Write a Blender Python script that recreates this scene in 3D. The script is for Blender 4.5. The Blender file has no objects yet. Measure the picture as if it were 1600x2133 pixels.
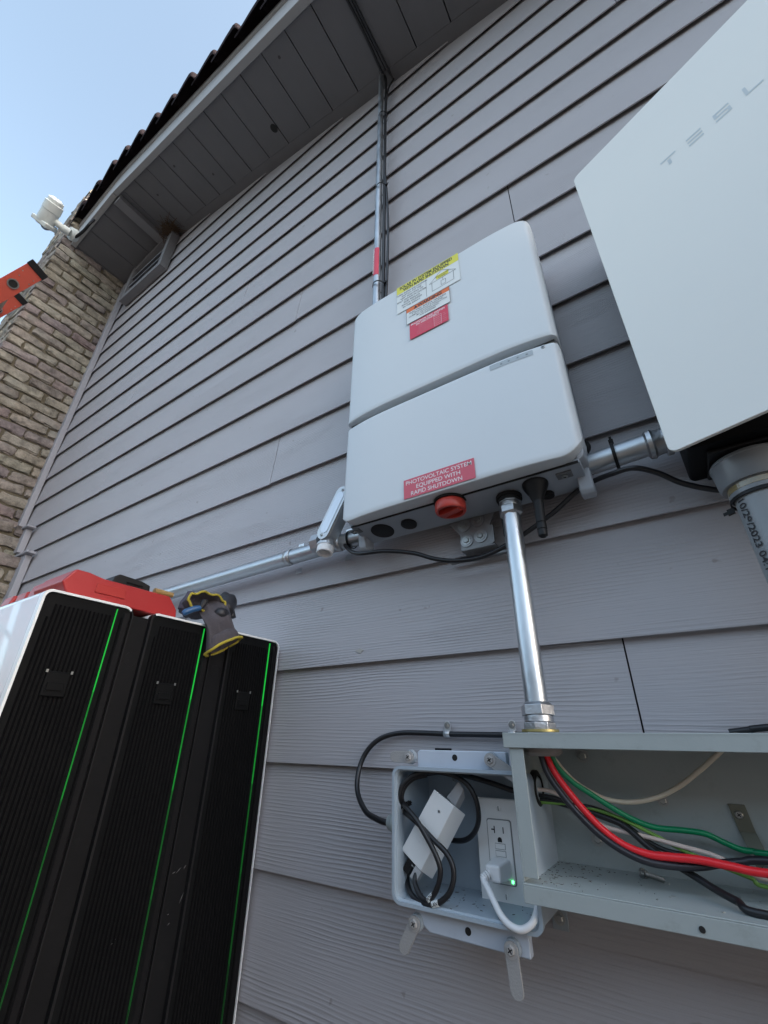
import bpy, bmesh, math, random
import numpy as np
from mathutils import Vector, Matrix
random.seed(7)
# ---------------------------------------------------------------- camera
RC = np.array([[0.83133941, -0.49714268, 0.24844302], [0.55565668, 0.73467729, -0.3892235], [0.01097417, 0.46162586, 0.88700684]])
FP = 910.308
DC = 0.7337762
CAM = np.array([0.0, -DC, 0.0])
scn = bpy.context.scene
COL = scn.collection
cd = bpy.data.cameras.new("camera"); cam = bpy.data.objects.new("camera", cd); COL.objects.link(cam)
cd.sensor_fit = 'HORIZONTAL'; cd.sensor_width = 24.0; cd.lens = FP / 1600 * 24.0
cd.clip_start = 0.02; cd.clip_end = 2000
mw = Matrix.Identity(4)
for i in range(3):
    mw[i][0] = RC[i, 0]; mw[i][1] = RC[i, 2]; mw[i][2] = -RC[i, 1]; mw[i][3] = CAM[i]
cam.matrix_world = mw
scn.camera = cam
# ---------------------------------------------------------------- light
SUN_EL, SUN_ROT = math.radians(29), math.radians(76)
w = bpy.data.worlds.new("World"); scn.world = w; w.use_nodes = True
nt = w.node_tree; nt.nodes.clear()
sky = nt.nodes.new('ShaderNodeTexSky'); sky.sky_type = 'NISHITA'; sky.sun_disc = False
sky.sun_elevation = SUN_EL; sky.sun_rotation = SUN_ROT; sky.air_density = 1.0; sky.dust_density = 4.0; sky.ozone_density = 1.2
bg = nt.nodes.new('ShaderNodeBackground'); bg.inputs[1].default_value = 0.15
hs = nt.nodes.new('ShaderNodeHueSaturation'); hs.inputs['Saturation'].default_value = .78; hs.inputs['Hue'].default_value = .484
wo = nt.nodes.new('ShaderNodeOutputWorld'); nt.links.new(sky.outputs[0], hs.inputs['Color']); nt.links.new(hs.outputs[0], bg.inputs[0]); nt.links.new(bg.outputs[0], wo.inputs[0])
sl = bpy.data.lights.new("sun", 'SUN'); sl.energy = 2.5; sl.angle = math.radians(0.5); sl.color = (1, 0.94, 0.86)
so = bpy.data.objects.new("sun", sl); COL.objects.link(so)
sdir = Vector((math.sin(SUN_ROT) * math.cos(SUN_EL), math.cos(SUN_ROT) * math.cos(SUN_EL), math.sin(SUN_EL)))
so.rotation_euler = sdir.to_track_quat('Z', 'Y').to_euler(); so.location = (0, 0, 20)
scn.view_settings.view_transform = 'Standard'; scn.view_settings.look = 'None'; scn.view_settings.gamma = 1
scn.view_settings.exposure = 1.82

# ---------------------------------------------------------------- measuring helpers (photo -> metres on a real plane)
def ray(x, y): return RC @ np.array([(x - 800) / FP, 1, -(y - 1066.5) / FP])
def onY(x, y, Y):
    d = ray(x, y); t = (Y - CAM[1]) / d[1]; return Vector(CAM + t * d)
def onX(x, y, X):
    d = ray(x, y); t = X / d[0]; return Vector(CAM + t * d)
def onZ(x, y, Z):
    d = ray(x, y); t = Z / d[2]; return Vector(CAM + t * d)
def dep(x, y, t): return Vector(CAM + t * ray(x, y))

# ---------------------------------------------------------------- materials
MATS = {}
def mat(name, col, rough=0.5, metal=0.0, var=0.06, vscale=12, bump=0.0, bscale=200, coat=0.0, spec=0.5, dirt=0.0, dirtcol=(0.1, 0.09, 0.07), emit=None, estr=0, stretch=(1, 1, 1), rvar=0.08):
    if name in MATS: return MATS[name]
    m = bpy.data.materials.new(name); m.use_nodes = True; n = m.node_tree; L = n.links
    b = n.nodes['Principled BSDF']
    b.inputs['Roughness'].default_value = rough; b.inputs['Metallic'].default_value = metal
    b.inputs['Coat Weight'].default_value = coat; b.inputs['Specular IOR Level'].default_value = spec
    tc = n.nodes.new('ShaderNodeTexCoord'); mp = n.nodes.new('ShaderNodeMapping'); mp.inputs['Scale'].default_value = stretch
    L.new(tc.outputs['Object'], mp.inputs[0])
    nz = n.nodes.new('ShaderNodeTexNoise'); nz.inputs['Scale'].default_value = vscale; nz.inputs['Detail'].default_value = 6
    L.new(mp.outputs[0], nz.inputs['Vector'])
    mx = n.nodes.new('ShaderNodeMix'); mx.data_type = 'RGBA'
    mx.inputs[6].default_value = (*[c * (1 - var) for c in col], 1); mx.inputs[7].default_value = (*[min(1, c * (1 + var)) for c in col], 1)
    L.new(nz.outputs[0], mx.inputs[0]); out = mx.outputs[2]
    if dirt > 0:
        n2 = n.nodes.new('ShaderNodeTexNoise'); n2.inputs['Scale'].default_value = vscale * 3.1; n2.inputs['Detail'].default_value = 8; n2.inputs['Roughness'].default_value = .7
        L.new(tc.outputs['Object'], n2.inputs['Vector'])
        mr = n.nodes.new('ShaderNodeMapRange'); mr.inputs[1].default_value = .55; mr.inputs[2].default_value = .75; mr.inputs[4].default_value = dirt
        L.new(n2.outputs[0], mr.inputs[0])
        m2 = n.nodes.new('ShaderNodeMix'); m2.data_type = 'RGBA'; L.new(mr.outputs[0], m2.inputs[0]); L.new(out, m2.inputs[6]); m2.inputs[7].default_value = (*dirtcol, 1)
        out = m2.outputs[2]
    L.new(out, b.inputs['Base Color'])
    rr = n.nodes.new('ShaderNodeMapRange'); rr.inputs[3].default_value = max(0, rough - rvar); rr.inputs[4].default_value = min(1, rough + rvar)
    L.new(nz.outputs[0], rr.inputs[0]); L.new(rr.outputs[0], b.inputs['Roughness'])
    if bump > 0:
        n3 = n.nodes.new('ShaderNodeTexNoise'); n3.inputs['Scale'].default_value = bscale; n3.inputs['Detail'].default_value = 4
        L.new(mp.outputs[0], n3.inputs['Vector'])
        bp = n.nodes.new('ShaderNodeBump'); bp.inputs['Strength'].default_value = bump; bp.inputs['Distance'].default_value = 0.001
        L.new(n3.outputs[0], bp.inputs['Height']); L.new(bp.outputs[0], b.inputs['Normal'])
    if emit:
        b.inputs['Emission Color'].default_value = (*emit, 1); b.inputs['Emission Strength'].default_value = estr
    MATS[name] = m; return m

def siding_mat():
    m = bpy.data.materials.new('painted_siding'); m.use_nodes = True; n = m.node_tree; L = n.links; b = n.nodes['Principled BSDF']
    N = lambda t, **k: n.nodes.new(t)
    tc = N('ShaderNodeTexCoord'); at = N('ShaderNodeAttribute'); at.attribute_name = 'bid'
    sep = N('ShaderNodeSeparateXYZ'); L.new(tc.outputs['Object'], sep.inputs[0])
    def math_(op, a, b_=None, c=None):
        q = N('ShaderNodeMath'); q.operation = op
        for i, v in enumerate((a, b_, c)):
            if v is None: continue
            if isinstance(v, (int, float)): q.inputs[i].default_value = v
            else: L.new(v, q.inputs[i])
        return q.outputs[0]
    off = math_('MULTIPLY', at.outputs['Fac'], 7.31)
    def nzs(sx, sz, detail=3, rough=.5, o=0):
        cx = N('ShaderNodeCombineXYZ'); L.new(math_('MULTIPLY', sep.outputs[0], sx), cx.inputs[0]); L.new(math_('ADD', off, o), cx.inputs[1]); L.new(math_('MULTIPLY', sep.outputs[2], sz), cx.inputs[2])
        q = N('ShaderNodeTexNoise'); q.inputs['Scale'].default_value = 1; q.inputs['Detail'].default_value = detail; q.inputs['Roughness'].default_value = rough
        L.new(cx.outputs[0], q.inputs['Vector']); return q.outputs[0]
    w1 = nzs(2.2, 11, 2); w2 = nzs(9, 60, 3, .5, 3.3); patch = nzs(3, 14, 2, .5, 9.1); fine = nzs(14, 420, 3, .6, 5.5)
    ph = math_('ADD', math_('MULTIPLY', sep.outputs[2], 1050), math_('ADD', math_('MULTIPLY', w1, 26), math_('MULTIPLY', w2, 4)))
    sn = math_('SINE', ph)
    amp = N('ShaderNodeMapRange'); L.new(patch, amp.inputs[0]); amp.inputs[1].default_value = .38; amp.inputs[2].default_value = .62; amp.inputs[3].default_value = .1; amp.inputs[4].default_value = 1
    h = math_('ADD', math_('MULTIPLY', math_('POWER', math_('MULTIPLY_ADD', sn, .5, .5), 2.2), math_('MULTIPLY', amp.outputs[0], .75)), math_('MULTIPLY', fine, .8))
    bp = N('ShaderNodeBump'); bp.inputs['Strength'].default_value = .75; bp.inputs['Distance'].default_value = .0013
    L.new(h, bp.inputs['Height']); L.new(bp.outputs[0], b.inputs['Normal'])
    mot = nzs(6, 9, 5, .6, 1.7)
    cr = N('ShaderNodeMix'); cr.data_type = 'RGBA'; L.new(math_('ADD', math_('MULTIPLY', mot, .6), math_('MULTIPLY', math_('FRACT', math_('MULTIPLY', at.outputs['Fac'], 3.7)), .4)), cr.inputs[0])
    cr.inputs[6].default_value = (.398, .385, .403, 1); cr.inputs[7].default_value = (.432, .419, .436, 1)
    # grime flecks
    fl = N('ShaderNodeTexNoise'); fl.inputs['Scale'].default_value = 38; fl.inputs['Detail'].default_value = 2; L.new(tc.outputs['Object'], fl.inputs['Vector'])
    fm = N('ShaderNodeMapRange'); fm.inputs[1].default_value = .74; fm.inputs[2].default_value = .78; fm.inputs[4].default_value = .5; L.new(fl.outputs[0], fm.inputs[0])
    c2 = N('ShaderNodeMix'); c2.data_type = 'RGBA'; L.new(fm.outputs[0], c2.inputs[0]); L.new(cr.outputs[2], c2.inputs[6]); c2.inputs[7].default_value = (.2, .17, .15, 1)
    L.new(c2.outputs[2], b.inputs['Base Color'])
    b.inputs['Roughness'].default_value = .48; b.inputs['Specular IOR Level'].default_value = .45
    return m

def brick_mat():
    m = bpy.data.materials.new('tumbled_brick'); m.use_nodes = True; n = m.node_tree; L = n.links; b = n.nodes['Principled BSDF']
    tc = n.nodes.new('ShaderNodeTexCoord'); at = n.nodes.new('ShaderNodeAttribute'); at.attribute_name = 'bid'
    ramp = n.nodes.new('ShaderNodeValToRGB'); r = ramp.color_ramp
    cols = [(0, (.17, .14, .14)), (.14, (.38, .33, .26)), (.3, (.38, .35, .28)), (.45, (.27, .22, .22)), (.58, (.40, .35, .29)), (.74, (.36, .34, .26)), (.88, (.30, .23, .22)), (1, (.43, .39, .32))]
    r.elements[0].position = 0; r.elements[0].color = (*cols[0][1], 1); r.elements[1].position = 1; r.elements[1].color = (*cols[-1][1], 1)
    for p, c in cols[1:-1]:
        e = r.elements.new(p); e.color = (*c, 1)
    L.new(at.outputs['Fac'], ramp.inputs[0])
    nz = n.nodes.new('ShaderNodeTexNoise'); nz.inputs['Scale'].default_value = 22; nz.inputs['Detail'].default_value = 8; nz.inputs['Roughness'].default_value = .68; L.new(tc.outputs['Object'], nz.inputs['Vector'])
    mr = n.nodes.new('ShaderNodeMapRange'); mr.inputs[1].default_value = .3; mr.inputs[2].default_value = .7; mr.inputs[3].default_value = .30; mr.inputs[4].default_value = 1.1; L.new(nz.outputs[0], mr.inputs[0])
    mx = n.nodes.new('ShaderNodeVectorMath'); mx.operation = 'SCALE'; L.new(ramp.outputs[0], mx.inputs[0]); L.new(mr.outputs[0], mx.inputs['Scale'])
    n2 = n.nodes.new('ShaderNodeTexNoise'); n2.inputs['Scale'].default_value = 7; n2.inputs['Detail'].default_value = 5; L.new(tc.outputs['Object'], n2.inputs['Vector'])
    m3 = n.nodes.new('ShaderNodeMapRange'); m3.inputs[1].default_value = .52; m3.inputs[2].default_value = .68; m3.inputs[4].default_value = .55; L.new(n2.outputs[0], m3.inputs[0])
    m4 = n.nodes.new('ShaderNodeMix'); m4.data_type = 'RGBA'; L.new(m3.outputs[0], m4.inputs[0]); L.new(mx.outputs[0], m4.inputs[6]); m4.inputs[7].default_value = (.30, .29, .245, 1)
    L.new(m4.outputs[2], b.inputs['Base Color']); b.inputs['Roughness'].default_value = .9
    n5 = n.nodes.new('ShaderNodeTexNoise'); n5.inputs['Scale'].default_value = 60; n5.inputs['Detail'].default_value = 8; L.new(tc.outputs['Object'], n5.inputs['Vector'])
    bp = n.nodes.new('ShaderNodeBump'); bp.inputs['Strength'].default_value = .9; bp.inputs['Distance'].default_value = .006; L.new(n5.outputs[0], bp.inputs['Height']); L.new(bp.outputs[0], b.inputs['Normal'])
    return m

SID = siding_mat(); BRK = brick_mat()
TRIM = mat('trim_paint', (.34, .34, .37), .5, var=.05, bump=.25, bscale=160)
SOFF = mat('soffit_paint_shaded', (.145, .145, .152), .6, var=.12, vscale=5, bump=.25, bscale=120, stretch=(3, 1, 3))  # fascia grey darkened, so the underside's shade sits in the colour
FASC = mat('fascia_paint', (.33, .33, .33), .6, var=.06, bump=.3, bscale=150)
MORT = mat('mortar', (.13, .11, .075), .95, var=.2, bump=.8, bscale=150)
TILE = mat('roof_tile_clay', (.022, .016, .018), .85, spec=.08, var=.3, vscale=25, bump=.5, bscale=90, dirt=.3, dirtcol=(.06, .05, .045))
WHT = mat('white_enamel', (.80, .82, .82), .32, var=.015, vscale=6, coat=.15, dirt=.04, dirtcol=(.5, .5, .48))
GLS = mat('door_glass_white', (.86, .84, .78), .22, var=.02, vscale=4, coat=.5)
GLB = mat('battery_glass_white', (.72, .74, .76), .22, var=.02, vscale=4, coat=.5)
BLK = mat('black_plastic', (.009, .009, .010), .5, spec=.3, var=.25, bump=.15, bscale=400)
BLKG = mat('black_gloss', (.006, .0065, .007), .5, spec=.08, var=.2, dirt=.08, dirtcol=(.05, .05, .05))
RUB = mat('black_rubber', (.014, .014, .016), .33, var=.2, bump=.1, bscale=300)
INV = mat('inverter_paint', (.64, .68, .705), .38, var=.02, vscale=5, bump=.12, bscale=700, dirt=.05, dirtcol=(.4, .4, .38))
INVB = mat('inverter_body', (.38, .41, .45), .45, var=.04, bump=.1, bscale=500)
GRY = mat('grey_plastic', (.34, .39, .43), .42, var=.05, bump=.15, bscale=500, dirt=.1, dirtcol=(.16, .17, .17))
GRYI = mat('grey_plastic_bright', (.36, .43, .49), .4, var=.05, bump=.1, bscale=500, dirt=.15, dirtcol=(.12, .13, .14))
STEEL = mat('grey_painted_steel', (.34, .385, .385), .42, var=.07, bump=.1, bscale=300, dirt=.45, dirtcol=(.20, .22, .20))
TAB = mat('zinc_tab', (.33, .325, .32), .5, var=.08, bump=.4, bscale=500, dirt=.15, dirtcol=(.3, .28, .26))
GALV = mat('galvanised_steel', (.54, .57, .59), .36, 1.0, var=.42, vscale=70, bump=.25, bscale=260, stretch=(1, 1, .25), rvar=.14)
GALH = mat('galvanised_steel_long', (.52, .55, .57), .42, 1.0, var=.18, vscale=60, bump=.12, bscale=300, stretch=(.25, 1, 1), rvar=.14)
ZINC = mat('zinc_casting', (.55, .56, .57), .36, 1.0, var=.12, vscale=50, bump=.5, bscale=220)
ALU = mat('cast_aluminium', (.55, .56, .57), .42, .75, var=.08, bump=.5, bscale=350)
SCRW = mat('screw_metal', (.38, .39, .38), .35, .9, var=.2, vscale=300)
BRASS = mat('yellow_zinc', (.5, .42, .18), .4, .8)
WPL = mat('white_plastic', (.87, .87, .87), .35, var=.02)
CRM = mat('plate_white', (.86, .86, .84), .36, var=.02, dirt=.05, dirtcol=(.4, .38, .35))
PVC = mat('grey_pvc', (.26, .275, .285), .36, var=.05, vscale=20, bump=.05)
WRED = mat('red_wire', (.72, .02, .03), .28, var=.05)
WGRN = mat('green_wire', (.0, .22, .09), .3, var=.08)
WGY = mat('green_yellow_wire', (.16, .34, .06), .4, var=.5, vscale=220, stretch=(.4, 1, 3))
WCRM = mat('cream_wire', (.66, .61, .50), .35, var=.05)
REDK = mat('red_knob', (.52, .055, .04), .38, var=.05)
REDC = mat('red_case', (.38, .022, .022), .42, var=.08, bump=.3, bscale=250, dirt=.2, dirtcol=(.3, .05, .04))
ORNG = mat('orange_fibreglass', (.50, .085, .055), .38, var=.08, bump=.2, bscale=150, dirt=.15, dirtcol=(.35, .1, .07))
KNIT = mat('knit_grey', (.075, .068, .078), .9, var=.25, vscale=90, bump=1, bscale=500)
NITR = mat('nitrile_black', (.016, .016, .02), .45, var=.2, bump=.4, bscale=250)
HEM = mat('yellow_hem', (.42, .34, .04), .85, var=.15, bump=.8, bscale=500)
BLUE = mat('blue_grip', (.02, .09, .22), .4)
WOOD = mat('wooden_handle', (.35, .22, .08), .5)
SKR = mat('sticker_red', (.66, .055, .10), .4, var=.02)
SKP = mat('sticker_faded_red', (.60, .10, .14), .45, var=.03)
SKW = mat('sticker_white', (.74, .77, .76), .4, var=.02)
SKY_ = mat('sticker_yellow', (.72, .68, .07), .4, var=.02)
SKO = mat('sticker_orange', (.74, .17, .04), .4, var=.02)
INK = mat('black_ink', (.03, .03, .035), .5)
INKW = mat('white_ink', (.80, .78, .78), .5)
INKG = mat('grey_ink', (.58, .62, .63), .4)
INKF = mat('faint_grey', (.56, .59, .62), .4)
GLED = mat('green_light', (.0, .5, .06), .4, emit=(.02, 1, .10), estr=.42)
GDIM = mat('green_light_dim', (.01, .10, .02), .4, emit=(.05, 1, .15), estr=.035)
CONC = mat('concrete', (.075, .07, .065), .9, var=.15, vscale=3, bump=.4, bscale=60)
HOLE = mat('dark_hole', (.01, .01, .01), .8)
NEST = mat('straw', (.10, .065, .04), .9, var=.4, vscale=60)

# ---------------------------------------------------------------- mesh helpers
class MB:
    def __init__(s): s.bm = bmesh.new(); s.lay = None
    def quadgrid(s, rows, closed_u=False, closed_v=False, capa=False, capb=False):
        vs = [[s.bm.verts.new(p) for p in r] for r in rows]
        nu, nv = len(rows), len(rows[0])
        for i in range(nu if closed_u else nu - 1):
            for j in range(nv if closed_v else nv - 1):
                a, b, c, d = vs[i][j], vs[(i + 1) % nu][j], vs[(i + 1) % nu][(j + 1) % nv], vs[i][(j + 1) % nv]
                try: s.bm.faces.new((a, b, c, d))
                except ValueError: pass
        if capa: s.bm.faces.new(vs[0][::-1])
        if capb: s.bm.faces.new(vs[-1])
        return s
    def hexa(s, P):  # P: 4 front, 4 back
        v = [s.bm.verts.new(p) for p in P]
        for f in ((0, 1, 2, 3), (7, 6, 5, 4), (0, 4, 5, 1), (1, 5, 6, 2), (2, 6, 7, 3), (3, 7, 4, 0)):
            s.bm.faces.new([v[i] for i in f])
        return s
    def box(s, x0, x1, y0, y1, z0, z1):
        return s.hexa([(x0, y0, z0), (x1, y0, z0), (x1, y0, z1), (x0, y0, z1), (x0, y1, z0), (x1, y1, z0), (x1, y1, z1), (x0, y1, z1)])
    def prism(s, pts, d):  # planar outline + extrude vector
        d = Vector(d); a = [s.bm.verts.new(Vector(p)) for p in pts]; b = [s.bm.verts.new(Vector(p) + d) for p in pts]
        s.bm.faces.new(a); s.bm.faces.new(b[::-1]); n = len(a)
        for i in range(n): s.bm.faces.new((a[i], b[i], b[(i + 1) % n], a[(i + 1) % n]))
        return s
    def tube(s, pts, r, seg=16, closed=False, caps=True, up=None, ry=None):
        pts = [Vector(p) for p in pts]; n = len(pts)
        T = []
        for i in range(n):
            a = pts[(i - 1) % n] if closed or i > 0 else pts[i]; b = pts[(i + 1) % n] if closed or i < n - 1 else pts[i]
            T.append((b - a).normalized())
        u = Vector(up) if up else (Vector((0, 0, 1)) if abs(T[0].z) < .9 else Vector((1, 0, 0)))
        rows = []
        for i in range(n):
            u = (u - T[i] * u.dot(T[i])).normalized(); v = T[i].cross(u)
            rr = r[i] if isinstance(r, (list, tuple)) else r
            r2 = (ry[i] if isinstance(ry, (list, tuple)) else ry) if ry else rr
            rows.append([pts[i] + u * math.cos(2 * math.pi * k / seg) * rr + v * math.sin(2 * math.pi * k / seg) * r2 for k in range(seg)])
        return s.quadgrid(rows, closed, True, caps and not closed, caps and not closed)
    def lathe(s, c, ax, prof, seg=32, ref=None):  # prof: (dist along axis, radius)
        ax = Vector(ax).normalized(); c = Vector(c); u = Vector(ref) if ref else (Vector((0, 0, 1)) if abs(ax.z) < .9 else Vector((1, 0, 0)))
        u = (u - ax * u.dot(ax)).normalized(); v = ax.cross(u)
        rows = [[c + ax * t + (u * math.cos(2 * math.pi * k / seg) + v * math.sin(2 * math.pi * k / seg)) * r for k in range(seg)] for t, r in prof]
        return s.quadgrid(rows, False, True, prof[0][1] > 1e-6, prof[-1][1] > 1e-6)
    def build(s, name, m, parent=None, bevel=0, seg=2, smooth=True, ang=35):
        bmesh.ops.remove_doubles(s.bm, verts=s.bm.verts, dist=1e-7)
        bmesh.ops.recalc_face_normals(s.bm, faces=s.bm.faces)
        me = bpy.data.meshes.new(name); s.bm.to_mesh(me); s.bm.free()
        me.materials.append(m)
        if smooth:
            for p in me.polygons: p.use_smooth = True
            me.set_sharp_from_angle(angle=math.radians(ang))
        o = bpy.data.objects.new(name, me); COL.objects.link(o)
        if parent: o.parent = parent
        if bevel:
            bv = o.modifiers.new('bevel', 'BEVEL'); bv.width = bevel; bv.segments = seg; bv.limit_method = 'ANGLE'; bv.angle_limit = math.radians(35); bv.harden_normals = True
        return o
def tag(o, label, cat, group=None, kind=None):
    o['label'] = label; o['category'] = cat
    if group: o['group'] = group
    if kind: o['kind'] = kind
    return o
def empty(name, label, cat, group=None):
    o = bpy.data.objects.new(name, None); COL.objects.link(o); o.empty_display_size = .05
    return tag(o, label, cat, group)
def smoothpath(P, n=8, closed=False):
    P = [Vector(p) for p in P]; out = []; N = len(P)
    rng = N if closed else N - 1
    for i in range(rng):
        p1, p2 = P[i], P[(i + 1) % N]
        p0 = P[(i - 1) % N] if closed or i > 0 else p1 * 2 - p2
        p3 = P[(i + 2) % N] if closed or i < N - 2 else p2 * 2 - p1
        for k in range(n):
            t = k / n
            out.append(.5 * ((2 * p1) + (-p0 + p2) * t + (2 * p0 - 5 * p1 + 4 * p2 - p3) * t * t + (-p0 + 3 * p1 - 3 * p2 + p3) * t ** 3))
    if not closed: out.append(P[-1])
    return out
def rrect(x0, x1, z0, z1, r, seg=6):  # rounded rect outline, list of (x,z) ; r number or 4 (BL,BR,TR,TL)
    if not isinstance(r, (list, tuple)): r = [r] * 4
    out = []
    for (cx, cz, a0, rr) in ((x0 + r[0], z0 + r[0], 180, r[0]), (x1 - r[1], z0 + r[1], 270, r[1]), (x1 - r[2], z1 - r[2], 0, r[2]), (x0 + r[3], z1 - r[3], 90, r[3])):
        for k in range(seg + 1):
            a = math.radians(a0 + 90 * k / seg); out.append((cx + rr * math.cos(a), cz + rr * math.sin(a)))
    return out
def text_mesh(lines, m, parent, O, U, V, name='lettering', bold=.016, aspect=1.0):
    """lines: (string, x, y, height, align, width|None) in metres on the plane O + U*x + V*y; one mesh."""
    O, U, V = Vector(O), Vector(U).normalized(), Vector(V).normalized(); N_ = U.cross(V)
    bm = bmesh.new()
    for (s_, x, y, h, al, wd) in lines:
        cu = bpy.data.curves.new('t', 'FONT'); cu.body = s_; cu.size = h / .72; cu.align_x = 'LEFT'; cu.fill_mode = 'FRONT'; cu.offset = bold * cu.size
        ob = bpy.data.objects.new('t', cu); COL.objects.link(ob)
        dg = bpy.context.evaluated_depsgraph_get(); me = ob.evaluated_get(dg).to_mesh()
        vs = [v.co.copy() for v in me.vertices]; fs = [tuple(p.vertices) for p in me.polygons]
        ob.evaluated_get(dg).to_mesh_clear(); bpy.data.objects.remove(ob); bpy.data.curves.remove(cu)
        if not vs: continue
        mn = min(v.x for v in vs); mxx = max(v.x for v in vs); k = (wd / (mxx - mn)) if wd else aspect
        W = (mxx - mn) * k; ox = {'L': 0, 'C': -W / 2, 'R': -W}[al]
        bv = [bm.verts.new(O + U * (x + ox + (v.x - mn) * k) + V * (y + v.y)) for v in vs]
        for f in fs:
            try: bm.faces.new([bv[i] for i in f])
            except ValueError: pass
    me = bpy.data.meshes.new(name); bm.to_mesh(me); bm.free(); me.materials.append(m)
    o = bpy.data.objects.new(name, me); COL.objects.link(o)
    if parent: o.parent = parent
    return o
def flat(pts, m, parent, name, thick, N_):
    return MB().prism(pts, Vector(N_) * thick).build(name, m, parent, smooth=False)
def screw(c, ax, r, parent, m=None, name='screw', phil=True, hexr=False):
    c = Vector(c); ax = Vector(ax).normalized()
    b = MB(); seg = 6 if hexr else 20
    b.lathe(c, ax, [(0, r), (r * .35, r), (r * .55, r * .8)], seg)
    if hexr: b.lathe(c + ax * r * .0, ax, [(0, r * 1.5), (r * .15, r * 1.5)], 24)
    o = b.build(name, m or SCRW, parent)
    if phil:
        u = Vector((0, 0, 1)) if abs(ax.z) < .9 else Vector((1, 0, 0)); u = (u - ax * u.dot(ax)).normalized(); v = ax.cross(u)
        a = .6; u, v = u * math.cos(a) + v * math.sin(a), v * math.cos(a) - u * math.sin(a)
        q = MB(); t0 = c + ax * r * .551
        for (p, s_) in ((u, v), (v, u)):
            q.prism([t0 + p * r * .55 + s_ * r * .13, t0 - p * r * .55 + s_ * r * .13, t0 - p * r * .55 - s_ * r * .13, t0 + p * r * .55 - s_ * r * .13], ax * r * (.02 if p is u else .035))
        q.build('recess', HOLE, o, smooth=False)
    return o

# ================================================================ GROUND
GZ = -0.97
g = MB(); g.box(-300, 300, -300, 300, GZ - .2, GZ)
gr = g.build('ground', CONC, smooth=False); gr['kind'] = 'structure'; gr['label'] = 'pale concrete ground around the house'

fb = MB()  # unseen fence, added to shade the lower wall and open boxes
for i_ in range(70):
    xx_ = -6 + i_ * .152; fb.box(xx_, xx_ + .142, -2.62, -2.60, GZ + .03, .92 + (i_ % 3) * .004)
fb.box(-6, 4.64, -2.66, -2.62, .55, .64); fb.box(-6, 4.64, -2.66, -2.62, -.7, -.61)
tag(fb.build('added_shade_fence', mat('weathered_wood', (.085, .088, .098), .85, var=.3, vscale=8, stretch=(4, 4, .4), bump=.5), None, smooth=False), 'unseen grey board fence, added behind the camera to shade the lower wall', 'fence')
# ================================================================ HOUSE
house = empty('house', 'grey house with lap siding, sloping eave and brick chimney', 'house')
Z0, S = -0.3989403, 0.178
PK = -2.5; MS = .303; BS = 2.568
def sof(x): return BS - MS * x if x >= PK else (BS - MS * PK) + (.22) * (x - PK)
joints = {6: [-.908], 7: [-2.9], 10: [-.904, ], 12: [-1.295], 14: [-1.88], 11: [-2.155], 8: [-2.135], 9: [-.096], 2: [-.075], 3: [1.1], 5: [1.6], 4: [-3.6], 13: [.3], 1: [-.9], 0: [.9]}
bm = bmesh.new(); lay = bm.verts.layers.float.new('bid')
rs = random.Random(3)
def board(x0, x1, zb, zt, bid, dz):
    yb, th = 0.0, .0095
    lap = .0125; t_ = .0036
    P = [(x0, yb, zb + dz), (x1, yb, zb + dz), (x1, yb + lap * 1.15, zt + .027), (x0, yb + lap * 1.15, zt + .027), (x0, yb + t_, zb + dz), (x1, yb + t_, zb + dz), (x1, yb + lap * 1.15 + .001, zt + .027), (x0, yb + lap * 1.15 + .001, zt + .027)]
    v = [bm.verts.new(p) for p in P]
    for q in v: q[lay] = bid
    for f in ((0, 1, 2, 3), (7, 6, 5, 4), (0, 4, 5, 1), (1, 5, 6, 2), (2, 6, 7, 3), (3, 7, 4, 0)): bm.faces.new([v[i] for i in f])
for nidx in range(-3, 21):
    zb = Z0 + nidx * S; zt = zb + S
    xr = min(4.3, (BS - zb) / MS)
    xl = -3.0 if zb > .83 else (-2.85 if zb > .65 else -2.7)
    if zb > sof(-3.0): xl = PK - (sof(PK) - zb) / .22
    xl -= .06
    xr += .02
    if xr - xl < .1: continue
    cuts = [xl] + sorted(joints.get(nidx, [])) + [xr]
    cuts = [c for c in cuts if xl <= c <= xr]
    for i in range(len(cuts) - 1):
        board(cuts[i] + (.0012 if i else 0), cuts[i + 1] - (.0012 if i < len(cuts) - 2 else 0), zb, zt, rs.random() * 10, (rs.random() - .5) * .003 + (.002 if i % 2 else 0))
bmesh.ops.recalc_face_normals(bm, faces=bm.faces)
me = bpy.data.meshes.new('siding'); bm.to_mesh(me); bm.free(); me.materials.append(SID)
sd = bpy.data.objects.new('siding', me); COL.objects.link(sd); sd.parent = house
# wall core behind the boards and the rest of the house body
core = MB()
core.prism([(-9, .03, GZ), (4.25, .03, GZ), (4.25, .03, sof(4.25) + .05), (PK, .03, sof(PK) + .05), (-9, .03, sof(-9) + .05)], (0, 9, 0))
core.build('wall_core', mat('building_paper', (.03, .03, .03), .9), house, smooth=False)
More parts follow.
